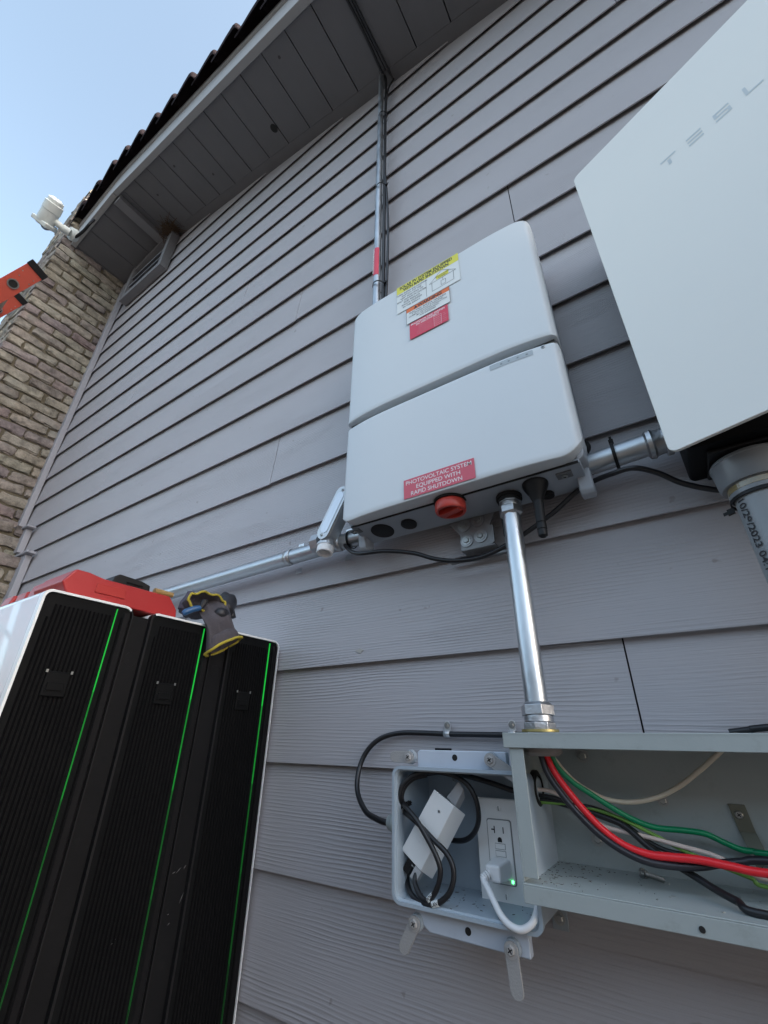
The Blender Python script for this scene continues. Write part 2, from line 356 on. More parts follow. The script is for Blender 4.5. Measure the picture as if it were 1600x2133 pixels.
# soffit boards along Y with grooves
sb = MB(); TH = .02
def slab(x0, x1, y0, y1, dz0, dz1):
    sb.hexa([(x0, y0, sof(x0) + dz0), (x1, y0, sof(x1) + dz0), (x1, y0, sof(x1) + dz1), (x0, y0, sof(x0) + dz1), (x0, y1, sof(x0) + dz0), (x1, y1, sof(x1) + dz0), (x1, y1, sof(x1) + dz1), (x0, y1, sof(x0) + dz1)])
xs = [PK]
k = -.324 - .161 * 13
while k < 4.2: xs.append(k); k += .161
xs = [x for x in xs if x >= PK]; xs.append(4.25)
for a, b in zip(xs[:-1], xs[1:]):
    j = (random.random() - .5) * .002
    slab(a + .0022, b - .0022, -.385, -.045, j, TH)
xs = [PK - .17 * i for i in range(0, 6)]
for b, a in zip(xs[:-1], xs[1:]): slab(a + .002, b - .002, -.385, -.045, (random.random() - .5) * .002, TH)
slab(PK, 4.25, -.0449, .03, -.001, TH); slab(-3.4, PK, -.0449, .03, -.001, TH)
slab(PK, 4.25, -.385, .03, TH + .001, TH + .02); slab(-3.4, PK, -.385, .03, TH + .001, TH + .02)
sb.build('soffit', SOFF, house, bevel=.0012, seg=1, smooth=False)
kn = MB(); kz = sof(-1.15)
kn.lathe((-1.15, -.138, kz - .0015), (MS, 0, 1), [(-.0, .021), (.003, .021)], 20)
kn.build('knot_hole', HOLE, house)
for (x, y) in ((-1.9, -.3), (-.5, -.22), (-.9, -.33), (-1.7, -.15), (-2.2, -.25)):
    MB().lathe((x, y, sof(x) - .0015), (MS, 0, 1), [(0, .007), (.002, .007)], 12).build('knot', mat('knot_brown', (.06, .055, .055), .7), house)
# ridge beam under the peak
bmz = sof(PK)
MB().box(PK - .035, PK + .035, -.38, .0, bmz - .05, bmz + .01).build('ridge_beam', mat('beam_paint', (.22, .22, .23), .6, bump=.2), house, bevel=.003)
# fascia boards
FH = .235
fa = MB()
def fas(x0, x1, y0=-.42, y1=-.386, lo=-.012, hi=FH):
    fa.hexa([(x0, y0, sof(x0) + lo), (x1, y0, sof(x1) + lo), (x1, y0, sof(x1) + hi), (x0, y0, sof(x0) + hi), (x0, y1, sof(x0) + lo), (x1, y1, sof(x1) + lo), (x1, y1, sof(x1) + hi), (x0, y1, sof(x0) + hi)])
fas(PK + .001, 4.4); fas(-3.02, PK - .001)
fa.build('fascia', FASC, house, bevel=.003)
fa = MB(); fas(PK, 4.4, -.432, -.4205, FH - .035, FH + .012); fas(-3.02, PK, -.432, -.4205, FH - .035, FH + .012)
fa.build('drip_edge', mat('drip_edge_metal', (.42, .42, .42), .4, .2), house)
# roof slabs and tiles
rf = MB()
for (xa, xb) in ((PK, 4.5), (-9, PK)):
    rf.hexa([(xa, -.38, sof(xa) + .05), (xb, -.38, sof(xb) + .05), (xb, -.38, sof(xb) + FH), (xa, -.38, sof(xa) + FH), (xa, 9, sof(xa) + .05), (xb, 9, sof(xb) + .05), (xb, 9, sof(xb) + FH), (xa, 9, sof(xa) + FH)])
rf.build('roof_deck', TILE, house, smooth=False)
tl = MB(); tx = -3.1; i = 0
while tx < 4.2:
    for row, yy in enumerate((-.425, -.16, .1, .36)):
        x0, x1 = tx, tx + .235
        rows = []
        for (f, rr, dz) in ((0, .052, -.012), (.3, .060, .006), (.6, .070, .020), (.88, .078, .026), (.97, .076, .022), (1.0, .066, .012), (1.0, .050, .008), (.9, .045, .0)):
            x = x0 + (x1 - x0) * f; zc = sof(x) + FH + .012 + dz + (0 if row == 0 else .0)
            jj = random.Random(i * 7 + row).uniform(-.004, .004)
            zc = sof(x) + FH - .012 + dz
            rows.append([Vector((x, yy + rr * .92 * math.cos(a) + jj, zc + rr * .86 * math.sin(a) + jj)) for a in [math.radians(-25 + 230 * q / 14) for q in range(15)]])
        tl.quadgrid(rows)
    tx += .198; i += 1
tl.build('rake_tiles', TILE, house)
# gable vent
vx0, vx1, vz0 = -2.86, -2.33, 2.86; vt = lambda x: sof(x) - .012
vent = MB()
fw = .045
vent.box(vx0, vx1, -.055, .0, vz0, vz0 + fw)
for (a, b) in ((vx0, vx0 + fw), (vx1 - fw, vx1)):
    vent.hexa([(a, -.055, vz0 + fw), (b, -.055, vz0 + fw), (b, -.055, vt(b)), (a, -.055, vt(a)), (a, 0, vz0 + fw), (b, 0, vz0 + fw), (b, 0, vt(b)), (a, 0, vt(a))])
vent.hexa([(vx0 + fw, -.05, vt(vx0) - fw), (PK, -.05, vt(PK) - fw), (PK, -.05, vt(PK)), (vx0 + fw, -.05, vt(vx0 + fw)), (vx0 + fw, 0, vt(vx0) - fw), (PK, 0, vt(PK) - fw), (PK, 0, vt(PK)), (vx0 + fw, 0, vt(vx0 + fw))])
vent.hexa([(PK, -.05, vt(PK) - fw), (vx1 - fw, -.05, vt(vx1) - fw), (vx1 - fw, -.05, vt(vx1 - fw)), (PK, -.05, vt(PK)), (PK, 0, vt(PK) - fw), (vx1 - fw, 0, vt(vx1) - fw), (vx1 - fw, 0, vt(vx1 - fw)), (PK, 0, vt(PK))])
vo = vent.build('gable_vent', mat('vent_paint_shaded', (.20, .20, .21), .6, bump=.2), house, bevel=.003)  # paint darkened to carry the shade under the soffit
MB().box(vx0 + .02, vx1 - .02, -.008, -.004, vz0 + .02, vt(vx0) - .03).build('screen', HOLE, vo, smooth=False)
zz = vz0 + .085
while zz < vt(vx0) - .05:
    MB().hexa([(vx0 + fw, -.045, zz - .03), (vx1 - fw, -.045, zz - .03), (vx1 - fw, -.045, zz - .018), (vx0 + fw, -.045, zz - .018), (vx0 + fw, -.022, zz - .008), (vx1 - fw, -.022, zz - .008), (vx1 - fw, -.022, zz + .002), (vx0 + fw, -.022, zz + .002)]).build('slat', TRIM, vo, smooth=False)
    zz += .088
# corner trims beside the chimney (stepping out with it)
ct = MB()
ct.box(-3.075, -2.985, -.03, .0, 1.0, sof(-3.05)); ct.box(-2.93, -2.83, -.03, .0, .862, 1.0); ct.box(-2.78, -2.67, -.03, .0, GZ, .815)
ct.box(-3.09, -2.79, -.042, .0, 1.0005, 1.012); ct.box(-2.94, -2.63, -.042, .0, .8155, .83)
ct.build('corner_trim', TRIM, house, bevel=.003)
# chimney: every brick modelled
bm = bmesh.new(); lay = bm.verts.layers.float.new('bid'); rb = random.Random(11)
def brick(x0, x1, y0, y1, z0, z1, bid):
    nx = max(2, int((x1 - x0) / .04) + 1); ny = max(2, int((y1 - y0) / .035) + 1); nz = 4
    r = .0065
    vs = {}
    tilt = rb.uniform(-.004, .004); ox = rb.uniform(-.006, .004); oy = rb.uniform(-.005, .004)
    def vert(i, j, k):
        key = (i, j, k)
        if key in vs: return vs[key]
        f = lambda t, a, b: a + (b - a) * (0 if t == 0 else 1 if t == 1 else t)
        u, v, w_ = i / nx, j / ny, k / nz
        if 0 < i < nx: u = (.07 + .86 * (i - 1) / max(1, nx - 2)) if nx > 2 else .5
        if 0 < j < ny: v = (.07 + .86 * (j - 1) / max(1, ny - 2)) if ny > 2 else .5
        if 0 < k < nz: w_ = (.17, .5, .83)[k - 1]
        p = Vector((x0 + (x1 - x0) * u, y0 + (y1 - y0) * v, z0 + (z1 - z0) * w_))
        e = (i in (0, nx)) + (j in (0, ny)) + (k in (0, nz))
        c = Vector(((x0 + x1) / 2, (y0 + y1) / 2, (z0 + z1) / 2))
        if e >= 2:
            sx = -1 if i == 0 else 1 if i == nx else 0; sy = -1 if j == 0 else 1 if j == ny else 0; sz = -1 if k == 0 else 1 if k == nz else 0
            p -= Vector((sx, sy, sz)) * r * (.55 if e == 2 else .8) * rb.uniform(.5, 1.6)
        p += Vector((rb.gauss(0, .0028), rb.gauss(0, .0028), rb.gauss(0, .0028)))
        p.z += tilt * (p.y - c.y) / .1; p.x += ox; p.y += oy
        q = bm.verts.new(p); q[lay] = bid; vs[key] = q; return q
    F = []
    for i in range(nx):
        for j in range(ny):
            for k in (0, nz): F.append((vert(i, j, k), vert(i + 1, j, k), vert(i + 1, j + 1, k), vert(i, j + 1, k)))
    for i in range(nx):
        for k in range(nz):
            for j in (0, ny): F.append((vert(i, j, k), vert(i + 1, j, k), vert(i + 1, j, k + 1), vert(i, j, k + 1)))
    for j in range(ny):
        for k in range(nz):
            for i in (0, nx): F.append((vert(i, j, k), vert(i, j + 1, k), vert(i, j + 1, k + 1), vert(i, j, k + 1)))
    for f in F:
        try: bm.faces.new(f)
        except ValueError: pass
CH = .0713; YF = -.475
zc = GZ; ci = 0
core = MB()
while zc < 3.86:
    xf = -3.02 if zc > .98 else (-2.87 if zc > .80 else -2.72)
    z0, z1 = zc + .006, zc + CH - .006
    # side bricks (face +X), running along Y
    offs = (.0, .1)[ci % 2] + rb.uniform(-.012, .012)
    y = YF
    first = .2 if ci % 2 else .095
    ys = [YF]; yy = YF + first
    while yy < -.03: ys.append(yy); yy += .205 + rb.uniform(-.012, .012)
    ys.append(.0)
    for a, b in zip(ys[:-1], ys[1:]):
        if b - a > .035: brick(xf - .095, xf, a + .005, b - .006, z0, z1, rb.random())
    # front bricks (face -Y)
    xa = xf - (.097 if ci % 2 else .2); xe = xf - .62
    if ci % 2 == 0: brick(xf - .2, xf - .0955, YF, YF + .095, z0, z1, rb.random())
    while xa > xe + .03:
        xb_ = max(xe, xa - .205 - rb.uniform(-.01, .01)); brick(xb_ + .005, xa - .005, YF, YF + .095, z0, z1, rb.random()); xa = xb_
    zc += CH; ci += 1
bmesh.ops.recalc_face_normals(bm, faces=bm.faces)
me = bpy.data.meshes.new('brickwork'); bm.to_mesh(me); bm.free(); me.materials.append(BRK)
for p in me.polygons: p.use_smooth = True
me.set_sharp_from_angle(angle=math.radians(38))
chim = MB()
chim.box(-3.64 + .02, -3.02 - .016, YF + .016, -.001, 1.0, 3.84)
chim.box(-3.49 + .02, -2.87 - .016, YF + .016, -.001, .80, .999)
chim.box(-3.34 + .02, -2.72 - .016, YF + .016, -.001, GZ, .799)
co = chim.build('chimney', MORT, house, smooth=False)
bo = bpy.data.objects.new('brickwork', me); COL.objects.link(bo); bo.parent = co
fl = MB().hexa([dep(157, 455, 4.05) + Vector((-.12, 0, -.1)), dep(157, 455, 4.05) + Vector((.02, 0, -.1)), dep(157, 455, 4.05) + Vector((.08, 0, .1)), dep(157, 455, 4.05) + Vector((-.03, 0, .13)),
                dep(157, 455, 4.05) + Vector((-.12, .02, -.1)), dep(157, 455, 4.05) + Vector((.02, .02, -.1)), dep(157, 455, 4.05) + Vector((.08, .02, .1)), dep(157, 455, 4.05) + Vector((-.03, .02, .13))])
fl.build('flashing', mat('flashing_metal', (.16, .18, .21), .5, .3), house, bevel=.003)
# nest
nb = MB(); rn = random.Random(5); nc = Vector((-2.36, -.05, sof(-2.36) - .03))
for i in range(160):
    a = rn.uniform(0, 6.28); e = rn.uniform(-.4, 1.2); L_ = rn.uniform(.02, .06)
    c = nc + Vector((rn.gauss(0, .04), rn.gauss(-.01, .025), rn.gauss(0, .012))); d = Vector((math.cos(a), math.sin(a), rn.uniform(-.5, .3))) * L_
    nb.tube([c - d, c + Vector((0, 0, rn.uniform(-.008, .008))), c + d], .0016, 4)
nb.tube(smoothpath([nc, nc + Vector((-.03, -.05, -.05)), nc + Vector((.0, -.06, -.13))]), .0012, 4)
tag(nb.build('bird_nest', NEST), 'brown straw bird nest wedged under the soffit above the gable vent', 'nest')

sm_ = onY(748, 1356, -.0006)
MB().prism([(sm_.x + .0085 * math.cos(a) * (1 + .35 * math.sin(3 * a)), sm_.y + .0016, sm_.z + .004 * math.sin(a) * (1 + .3 * math.cos(5 * a))) for a in [i * .42 for i in range(15)]], (0, -.0012, 0)).build('smudge', mat('pale_smudge', (.44, .42, .39), .7, var=.1), house, smooth=False)
# ================================================================ SOLAR INVERTER
inv = empty('solar_inverter', 'light grey two-panel solar inverter with warning stickers on the siding', 'inverter')
inv.location = (0, 0, 0)
IX0, IX1 = -.523, -.053
# front face needs strips so the bow shades: build as tapered columns
def ibow(x):
    t = max(0, (abs(x - (IX0 + IX1) / 2) - .07) / .165); return .013 * t * t * t
def cover2(zlo, zhi, rbl, rbr, rtr, rtl, top_bow=0.0, bot_bow=0.0, sharp=False):
    xc, hw = (IX0 + IX1) / 2, (IX1 - IX0) / 2; YB = -.132
    def bow(x):
        return ibow(x)
    xs = []
    N = 64
    for i in range(N + 1):
        t = -math.cos(math.pi * i / N); xs.append(xc + hw * t)
    rows = []
    def zlim(x, ins):
        l, r = x - IX0, IX1 - x
        def cor(d, rad): return 0 if d >= rad or rad <= 0 else rad - math.sqrt(max(0, rad * rad - (rad - d) ** 2))
        f = ((x - xc) / hw) ** 2
        lo = zlo + max(cor(l, rbl), cor(r, rbr)) + bot_bow * f + ins; hi = zhi - max(cor(l, rtl), cor(r, rtr)) + top_bow * f - ins
        return lo, hi
    s = MB()
    rim = [(0, .046), (0, .012), (.0015, .006), (.0045, .002), (.010, 0)]
    rimb = [(0, .046), (0, .012), (0, .003), (.0004, .0008), (.0016, 0)]
    cols = []
    for x in xs:
        col = []
        xi = min(max(x, IX0), IX1)
        lo, hi = zlim(xi, 0)
        edge = min(xi - IX0, IX1 - xi)
        ex = 0 if edge > .010 else (.010 - edge) ** 2 / .010 * .9
        for ins, y in (rimb if sharp else rim): col.append(Vector((xi, YB + bow(xi) + max(y, ex), lo + min(ins, (hi - lo) / 2))))
        for zq in [lo + .0125] + [lo + .01 + (hi - lo - .02) * k / 6 for k in range(1, 6)] + [hi - .0125]: col.append(Vector((xi, YB + bow(xi) + ex, zq)))
        for ins, y in rim[::-1]: col.append(Vector((xi, YB + bow(xi) + max(y, ex), hi - min(ins, (hi - lo) / 2))))
        cols.append(col)
    # side walls
    f0 = [Vector((p.x, YB + .046, p.z)) for p in cols[0]]; f1 = [Vector((p.x, YB + .046, p.z)) for p in cols[-1]]
    s.quadgrid([f0] + cols + [f1])
    return s
cover2(.642, .998, .003, .003, .03, .03, top_bow=.010, sharp=True).build('upper_cover', INV, inv, ang=50)
cover2(.386, .6285, .03, .038, .012, .012, top_bow=0, sharp=True).build('lower_cover', INV, inv, ang=50)
b = MB()
b.prism([(x, -.1, z) for x, z in rrect(IX0 + .003, IX1 - .003, .388, .985, [.014, .014, .03, .03], 8)], (0, .075, 0))
bo = b.build('body', INVB, inv, bevel=.003)
# groove between covers, backing painted dark for the shade of its depth
MB().box(IX0 + .006, IX1 - .006, -.108, -.0995, .60, .66).build('groove', mat('groove_shade', (.05, .05, .045), .6), inv, smooth=False)
# underside chamber: sloping lip and tray
b = MB()
b.hexa([(IX0 + .012, -.100, .3835), (IX1 - .012, -.100, .3835), (IX1 - .012, -.100, .40), (IX0 + .012, -.100, .40), (IX0 + .012, -.03, .3726), (IX1 - .012, -.03, .3726), (IX1 - .012, -.03, .40), (IX0 + .012, -.03, .40)])
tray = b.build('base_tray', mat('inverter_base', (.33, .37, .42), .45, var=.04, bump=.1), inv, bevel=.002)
MB().box(IX0 + .014, IX1 - .014, -.1012, -.1002, .3825, .387).build('seam', HOLE, inv, smooth=False)
for xa, xb in ((IX1 - .026, IX1 - .004), (IX0 + .004, IX0 + .022)):
    MB().prism([(xa, -.066, .392), (xa, -.060, .356), (xa, -.054, .350), (xa, -.036, .350), (xa, -.030, .356), (xa, -.026, .392)], (xb - xa, 0, 0)).build('mounting_ear', INVB, inv, bevel=.003)
TZ = lambda y: .3835 - (y + .100) * .156
def under(px, py, it=3):
    z = .37
    for _ in range(it):
        p = onZ(px, py, z); z = TZ(p.y)
    return Vector((p.x, p.y, z - .0005))
k1 = under(797, 1106); k2 = under(852, 1091)
MB().lathe(k1, (0, -.156, -1), [(-.002, .024), (.0012, .024), (.0018, .022)], 32).build('knockout_plug', BLK, inv)
MB().lathe(k2, (0, -.156, -1), [(-.002, .016), (.003, .016), (.004, .014)], 32).build('knockout_plug', BLK, inv)
rk = under(940, 1050) + Vector((0, -.004, 0))
MB().lathe(rk + Vector((0, 0, .004)), (0, 0, -1), [(0, .030), (.004, .030)], 32).build('switch_collar', HOLE, inv)
b = MB().lathe(rk, (0, 0, -1), [(0, .0265), (.004, .028), (.016, .028), (.019, .0265), (.019, .022), (.010, .021), (.010, .001)], 36)
kb = b.build('disconnect_switch', REDK, inv)
b = MB(); c = rk + Vector((0, 0, -.0105)); d1 = Vector((math.cos(-.25), math.sin(-.25), 0)); d2 = Vector((-d1.y, d1.x, 0))
b.prism([c + d1 * .021 + d2 * .007, c - d1 * .021 + d2 * .007, c - d1 * .021 - d2 * .007, c + d1 * .021 - d2 * .007], (0, 0, -.011))
b.build('handle', REDK, kb, bevel=.0015)
an = under(1115, 1010); tip = onY(1132, 1118, an.y - .0)
ax = (tip - an).normalized()
L_ = (tip - an).length
MB().lathe(an + Vector((0, 0, .002)), (0, 0, -1), [(0, .021), (.004, .021), (.010, .019), (.022, .0125), (.032, .0092), (.034, .0085)], 28).build('antenna_base', BLK, inv)
b = MB().lathe(an + Vector((0, 0, -.03)), (tip - an - Vector((0, 0, -.03))), [(0, .0085), (.02, .0078), (L_ - .055, .0078), (L_ - .054, .007), (L_ - .052, .0078), (L_ - .043, .0078), (L_ - .042, .007), (L_ - .040, .0076), (L_ - .032, .0070), (L_ - .029, .004), (L_ - .028, 0.0001)], 24)
b.build('antenna', BLK, inv)
cp = under(1142, 1029); MB().lathe(cp, (0, 0, -1), [(-.002, .010), (.005, .010), (.006, .009)], 24).build('small_plug', BLK, inv)
for (px_, py_) in ((742, 1107), (1176, 990)):
    s_ = under(px_, py_)
    MB().box(s_.x - .012, s_.x + .012, s_.y - .009, s_.y + .009, s_.z - .0018, s_.z + .002).build('screw_pocket', mat('pocket_grey', (.14, .15, .16), .5), inv, bevel=.001)
    screw(s_ + Vector((0, 0, -.0019)), (0, 0, -1), .005, inv)
# status panel and cover screws
P1, P4 = onY(1019.2, 758.6, -.1315), onY(1019.2, 768.7, -.1315); P2 = onY(1108, 723, -.127)
zt_, zl_ = P1.z - .006, P4.z - .006
b = MB(); b.quadgrid([[Vector((x, -.132 + ibow(x) - .0006, z)) for z in (zl_, zt_)] for x in [P1.x + (P2.x - P1.x) * i / 10 for i in range(11)]])
stp = b.build('status_panel', mat('status_grey', (.40, .45, .48), .35), inv)
for k, xx in enumerate((-.152, -.138, -.122, -.106)):
    MB().box(xx - .0018, xx + .0018, -.132 + ibow(xx) - .0012, -.132 + ibow(xx) - .0008, (zl_ + zt_) / 2 - .0014, (zl_ + zt_) / 2 + .0014).build('status_icon', mat('icon_grey', (.25, .28, .30), .4), stp, smooth=False)
for px_, py_ in ((1131, 724),):
    s_ = onY(px_, py_, -.123); MB().lathe(s_ + Vector((0, .002, 0)), (0, -1, 0), [(0, .0065), (.0015, .0065)], 24).build('screw_seat', mat('seat_white', (.6, .62, .64), .4), inv)
    screw(s_ + Vector((0, .0005, 0)), (0, -1, 0), .0042, inv)
text_mesh([('DC DISCONNECT OFF', 0, 0, .008, 'L', .085)], INKW, inv, (-.372, -.104, .3857), (1, 0, 0), (0, -1, 0), name='raised_lettering')
# stickers
YS = -.1334
def sticker_frame(c, n=(0, -1, 0), Y=YS):
    q = [onY(*p, Y) for p in c]; O = q[3]
    U = (q[2] - q[3]); V = (q[0] - q[3]); W, H = U.length, V.length
    U = Vector((1, 0, 0)); V = Vector((0, 0, 1))
    W = ((q[1] - q[0]).x + (q[2] - q[3]).x) / 2; H = ((q[0] - q[3]).z + (q[1] - q[2]).z) / 2
    O = Vector(((q[0].x + q[3].x) / 2, Y, (q[3].z + q[2].z) / 2))
    return O, W, H
def rect(O, W, H, x0, x1, y0, y1, d=0): return [O + Vector((a, -d, b)) for a, b in ((x0 * W, y0 * H), (x1 * W, y0 * H), (x1 * W, y1 * H), (x0 * W, y1 * H))]
O, W, H = sticker_frame([(827, 601), (954, 527.4), (959, 580), (827, 657)])
st = flat(rect(O, W, H, 0, 1, 0, 1), SKW, inv, 'rapid_shutdown_sticker', .0002, (0, -1, 0)); st['label'] = 'white sticker with yellow header and house diagram'
flat(rect(O, W, H, 0, 1, .72, 1, .0003), SKY_, st, 'yellow_header', .0001, (0, -1, 0))
O2 = O + Vector((0, -.0006, 0))
ln = ['TURN RAPID SHUTDOWN', 'SWITCH TO THE', '"OFF" POSITION TO', 'SHUT DOWN PV SYSTEM', 'AND REDUCE', 'SHOCK HAZARD', 'IN THE ARRAY.']
text_mesh([('SOLAR PV SYSTEM EQUIPPED', W * .48, H * .87, H * .105, 'C', W * .86), ('WITH RAPID SHUTDOWN', W * .48, H * .745, H * .105, 'C', W * .74)] +
          [(t, W * .25, H * (.63 - .088 * i), H * .055, 'C', None) for i, t in enumerate(ln)][:0], INK, st, O2, (1, 0, 0), (0, 0, 1), bold=.034)
text_mesh([(t, W * .25, H * (.63 - .088 * i), H * .055, 'C', None) for i, t in enumerate(ln)], INK, st, O2, (1, 0, 0), (0, 0, 1), name='small_lettering', bold=.006)
dg = MB()
def seg2(b_, O_, W_, H_, a, c, t=.0007, d=.0005):
    a = O_ + Vector((a[0] * W_, -d, a[1] * H_)); c = O_ + Vector((c[0] * W_, -d, c[1] * H_)); dd = (c - a).normalized(); nn = Vector((-dd.z, 0, dd.x)) * t / 2
    b_.prism([a + nn, c + nn, c - nn, a - nn], (0, -.0001, 0))
for a, c in (((.54, .42), (.74, .72)), ((.74, .72), (.95, .45)), ((.54, .42), (.95, .45)), ((.58, .42), (.58, .12)), ((.91, .45), (.91, .14)), ((.58, .12), (.91, .14)), ((.75, .43), (.75, .33)), ((.49, .05), (.49, .68))): seg2(dg, O, W, H, a, c)
for a, c in (((.72, .18), (.72, .33)), ((.72, .33), (.79, .33)), ((.79, .33), (.79, .18)), ((.79, .18), (.72, .18))): seg2(dg, O, W, H, a, c)
dg.build('house_diagram', INK, st, smooth=False)
flat(rect(O, W, H, .65, .84, .46, .6, .0003), SKY_, st, 'yellow_note', .0001, (0, -1, 0))
text_mesh([('SOLAR ELECTRIC', W * .745, H * .54, H * .035, 'C', None), ('PV PANELS', W * .745, H * .48, H * .035, 'C', None)], INK, st, O2, (1, 0, 0), (0, 0, 1), name='small_lettering')
O, W, H = sticker_frame([(847, 646), (936, 597.7), (939, 628), (848, 678)]); O += Vector((0, -.0011, 0))
st = flat(rect(O, W, H, 0, 1, 0, 1), SKW, inv, 'warning_sticker', .0002, (0, -1, 0)); st['label'] = 'white sticker with orange WARNING header'
flat(rect(O, W, H, 0, 1, .74, 1, .0003), SKO, st, 'orange_header', .0001, (0, -1, 0))
O2 = O + Vector((0, -.0006, 0))
ln = ['ELECTRIC SHOCK HAZARD', 'IF GROUND FAULT IS INDICATED,', 'NORMALLY GROUNDED CONDUCTORS', 'MAY BE UNGROUNDED', 'AND ENERGIZED']
text_mesh([('WARNING', W * .55, H * .78, H * .18, 'C', W * .56)], INK, st, O2, (1, 0, 0), (0, 0, 1), bold=.034)
text_mesh( [(t, W * .5, H * (.59 - .115 * i), H * (.10 if i == 0 else .075), 'C', None if i else W * .84) for i, t in enumerate(ln)], INK, st, O2, (1, 0, 0), (0, 0, 1), name='small_lettering', bold=.004)
tr = MB(); tr.prism([O2 + Vector((W * .18, 0, H * .79)), O2 + Vector((W * .27, 0, H * .79)), O2 + Vector((W * .225, 0, H * .95))], (0, -.0001, 0)); tr.build('warning_triangle', INK, st, smooth=False)
bd = MB()
for a, c in (((0, 0), (1, 0)), ((1, 0), (1, 1)), ((1, 1), (0, 1)), ((0, 1), (0, 0))): seg2(bd, O, W, H, a, c, .0006, .0004)
bd.build('border', INK, st, smooth=False)
O, W, H = sticker_frame([(854, 676.5), (932.7, 633.7), (935.6, 667), (854.6, 708.6)]); O += Vector((0, -.0011, 0))
st = flat(rect(O, W, H, 0, 1, 0, 1), SKR, inv, 'disconnect_sticker', .0002, (0, -1, 0)); st['label'] = 'red sticker headed PHOTOVOLTAIC SYSTEM DC DISCONNECT'
O2 = O + Vector((0, -.0004, 0))
ln = ['OPERATING VOLTAGE', 'OPERATING CURRENT', 'MAX SYSTEM VOLTAGE', 'SHORT CIRCUIT CURRENT', 'CHARGE CONTROLLER MAX']
text_mesh([('PHOTOVOLTAIC SYSTEM', W * .48, H * .83, H * .11, 'C', W * .88), ('DC DISCONNECT', W * .48, H * .69, H * .11, 'C', W * .6)], INKW, st, O2, (1, 0, 0), (0, 0, 1), bold=.024)
text_mesh( [(t, W * .6, H * (.56 - .115 * i), H * .052, 'R', W * (.36 + .05 * (i > 2))) for i, t in enumerate(ln)], mat('pink_ink', (.70, .35, .38), .5), st, O2, (1, 0, 0), (0, 0, 1), name='small_lettering', bold=-.004)
text_mesh([(t, W * .86, H * (.56 - .115 * i), H * .052, 'L', None) for i, t in enumerate(['VDC', 'AMPS', 'VDC', 'AMPS', 'AMPS'])], MATS['pink_ink'], st, O2, (1, 0, 0), (0, 0, 1), name='unit_lettering', bold=-.002)
bd = MB()
for i in range(6): seg2(bd, O, W, H, (.64, .63 - .115 * i), (.83, .63 - .115 * i), .0005, .0004)
for x in (.64, .83): seg2(bd, O, W, H, (x, .63), (x, .055), .0005, .0004)
bd.build('table_lines', INKW, st, smooth=False)
O, W, H = sticker_frame([(841, 1000.6), (987.5, 955), (991, 996), (842, 1040)])
st = flat(rect(O, W, H, 0, 1, 0, 1), SKP, inv, 'rapid_shutdown_plate', .0004, (0, -1, 0)); st['label'] = 'faded red sticker reading PHOTOVOLTAIC SYSTEM EQUIPPED WITH RAPID SHUTDOWN'
O2 = O + Vector((0, -.0006, 0))
text_mesh([('PHOTOVOLTAIC SYSTEM', W * .5, H * .70, H * .21, 'C', W * .93), ('EQUIPPED WITH', W * .5, H * .40, H * .21, 'C', W * .62), ('RAPID SHUTDOWN', W * .47, H * .10, H * .21, 'C', W * .72)], INKW, st, O2, (1, 0, 0), (0, 0, 1), bold=.004)
# wall bracket under the inverter
br = MB()
br.prism([(-.33, -.028, .38), (-.225, -.028, .39), (-.243, -.028, .352), (-.237, -.028, .350), (-.237, -.028, .318), (-.243, -.028, .314), (-.303, -.028, .312), (-.303, -.028, .345)], (0, .004, 0))
br.box(-.303, -.237, -.028, -.002, .3115, .314)
br.build('mounting_bracket', mat('bracket_steel', (.26, .265, .27), .45, .4, var=.15, bump=.3), inv, bevel=.0008)
for x, z in ((-.290, .330), (-.262, .333), (-.293, .362), (-.265, .366)):
    MB().lathe((x, -.0285, z), (0, -1, 0), [(0, .0125), (.0016, .0125), (.0018, .011)], 28).build('washer', mat('washer_steel', (.33, .34, .35), .4, .5), inv)
    screw((x, -.0303, z), (0, -1, 0), .0058, inv, hexr=True, phil=False)
MB().box(-.335, -.212, -.012, -.0005, .300, .3035).build('bracket_shelf', mat('bracket_steel', (.26, .265, .27), .45, .4), inv)
MB().box(-.213, -.206, -.05, -.03, .313, .375).build('bracket_arm', BLK, inv)

# ================================================================ conduits
# upper conduit from inverter to soffit
CX, CY = -.507, -.042
uc = empty('upper_conduit', 'thin galvanised conduit rising from the inverter to the soffit with red label', 'conduit')
# lean measured from photo: top is slightly left/right of bottom
ptop = Vector((-.512, CY, sof(-.51) - .001)); pbot = Vector((-.5035, CY, .96))
MB().tube([pbot, ptop], .0116, 24).build('pipe', GALV, uc)
MB().lathe(ptop + Vector((0, 0, -.012)), (0, 0, 1), [(0, .014), (.006, .018), (.012, .018)], 24).build('flange', mat('dull_flange', (.10, .10, .11), .6), uc)
# red label half-wrap
def halfwrap(z0, z1, r, m, nm, par, a0=-150, a1=-30, cx=-.505):
    rows = [[Vector((cx + r * math.cos(math.radians(a)), CY + r * math.sin(math.radians(a)), z)) for z in (z0, z1)] for a in [a0 + (a1 - a0) * i / 12 for i in range(13)]]
    return MB().quadgrid(rows).build(nm, m, par)
za, zb = onY(776, 575, CY - .012).z, onY(781, 517, CY - .012).z
lb = halfwrap(za, zb, .0121, SKR, 'red_label', uc)
text_mesh([('PHOTOVOLTAIC POWER SOURCE', 0, 0, .0055, 'L', (zb - za) * .9)], INKW, lb, (-.508, CY - .01255, za + .01), (0, 0, 1), (-1, 0, 0))
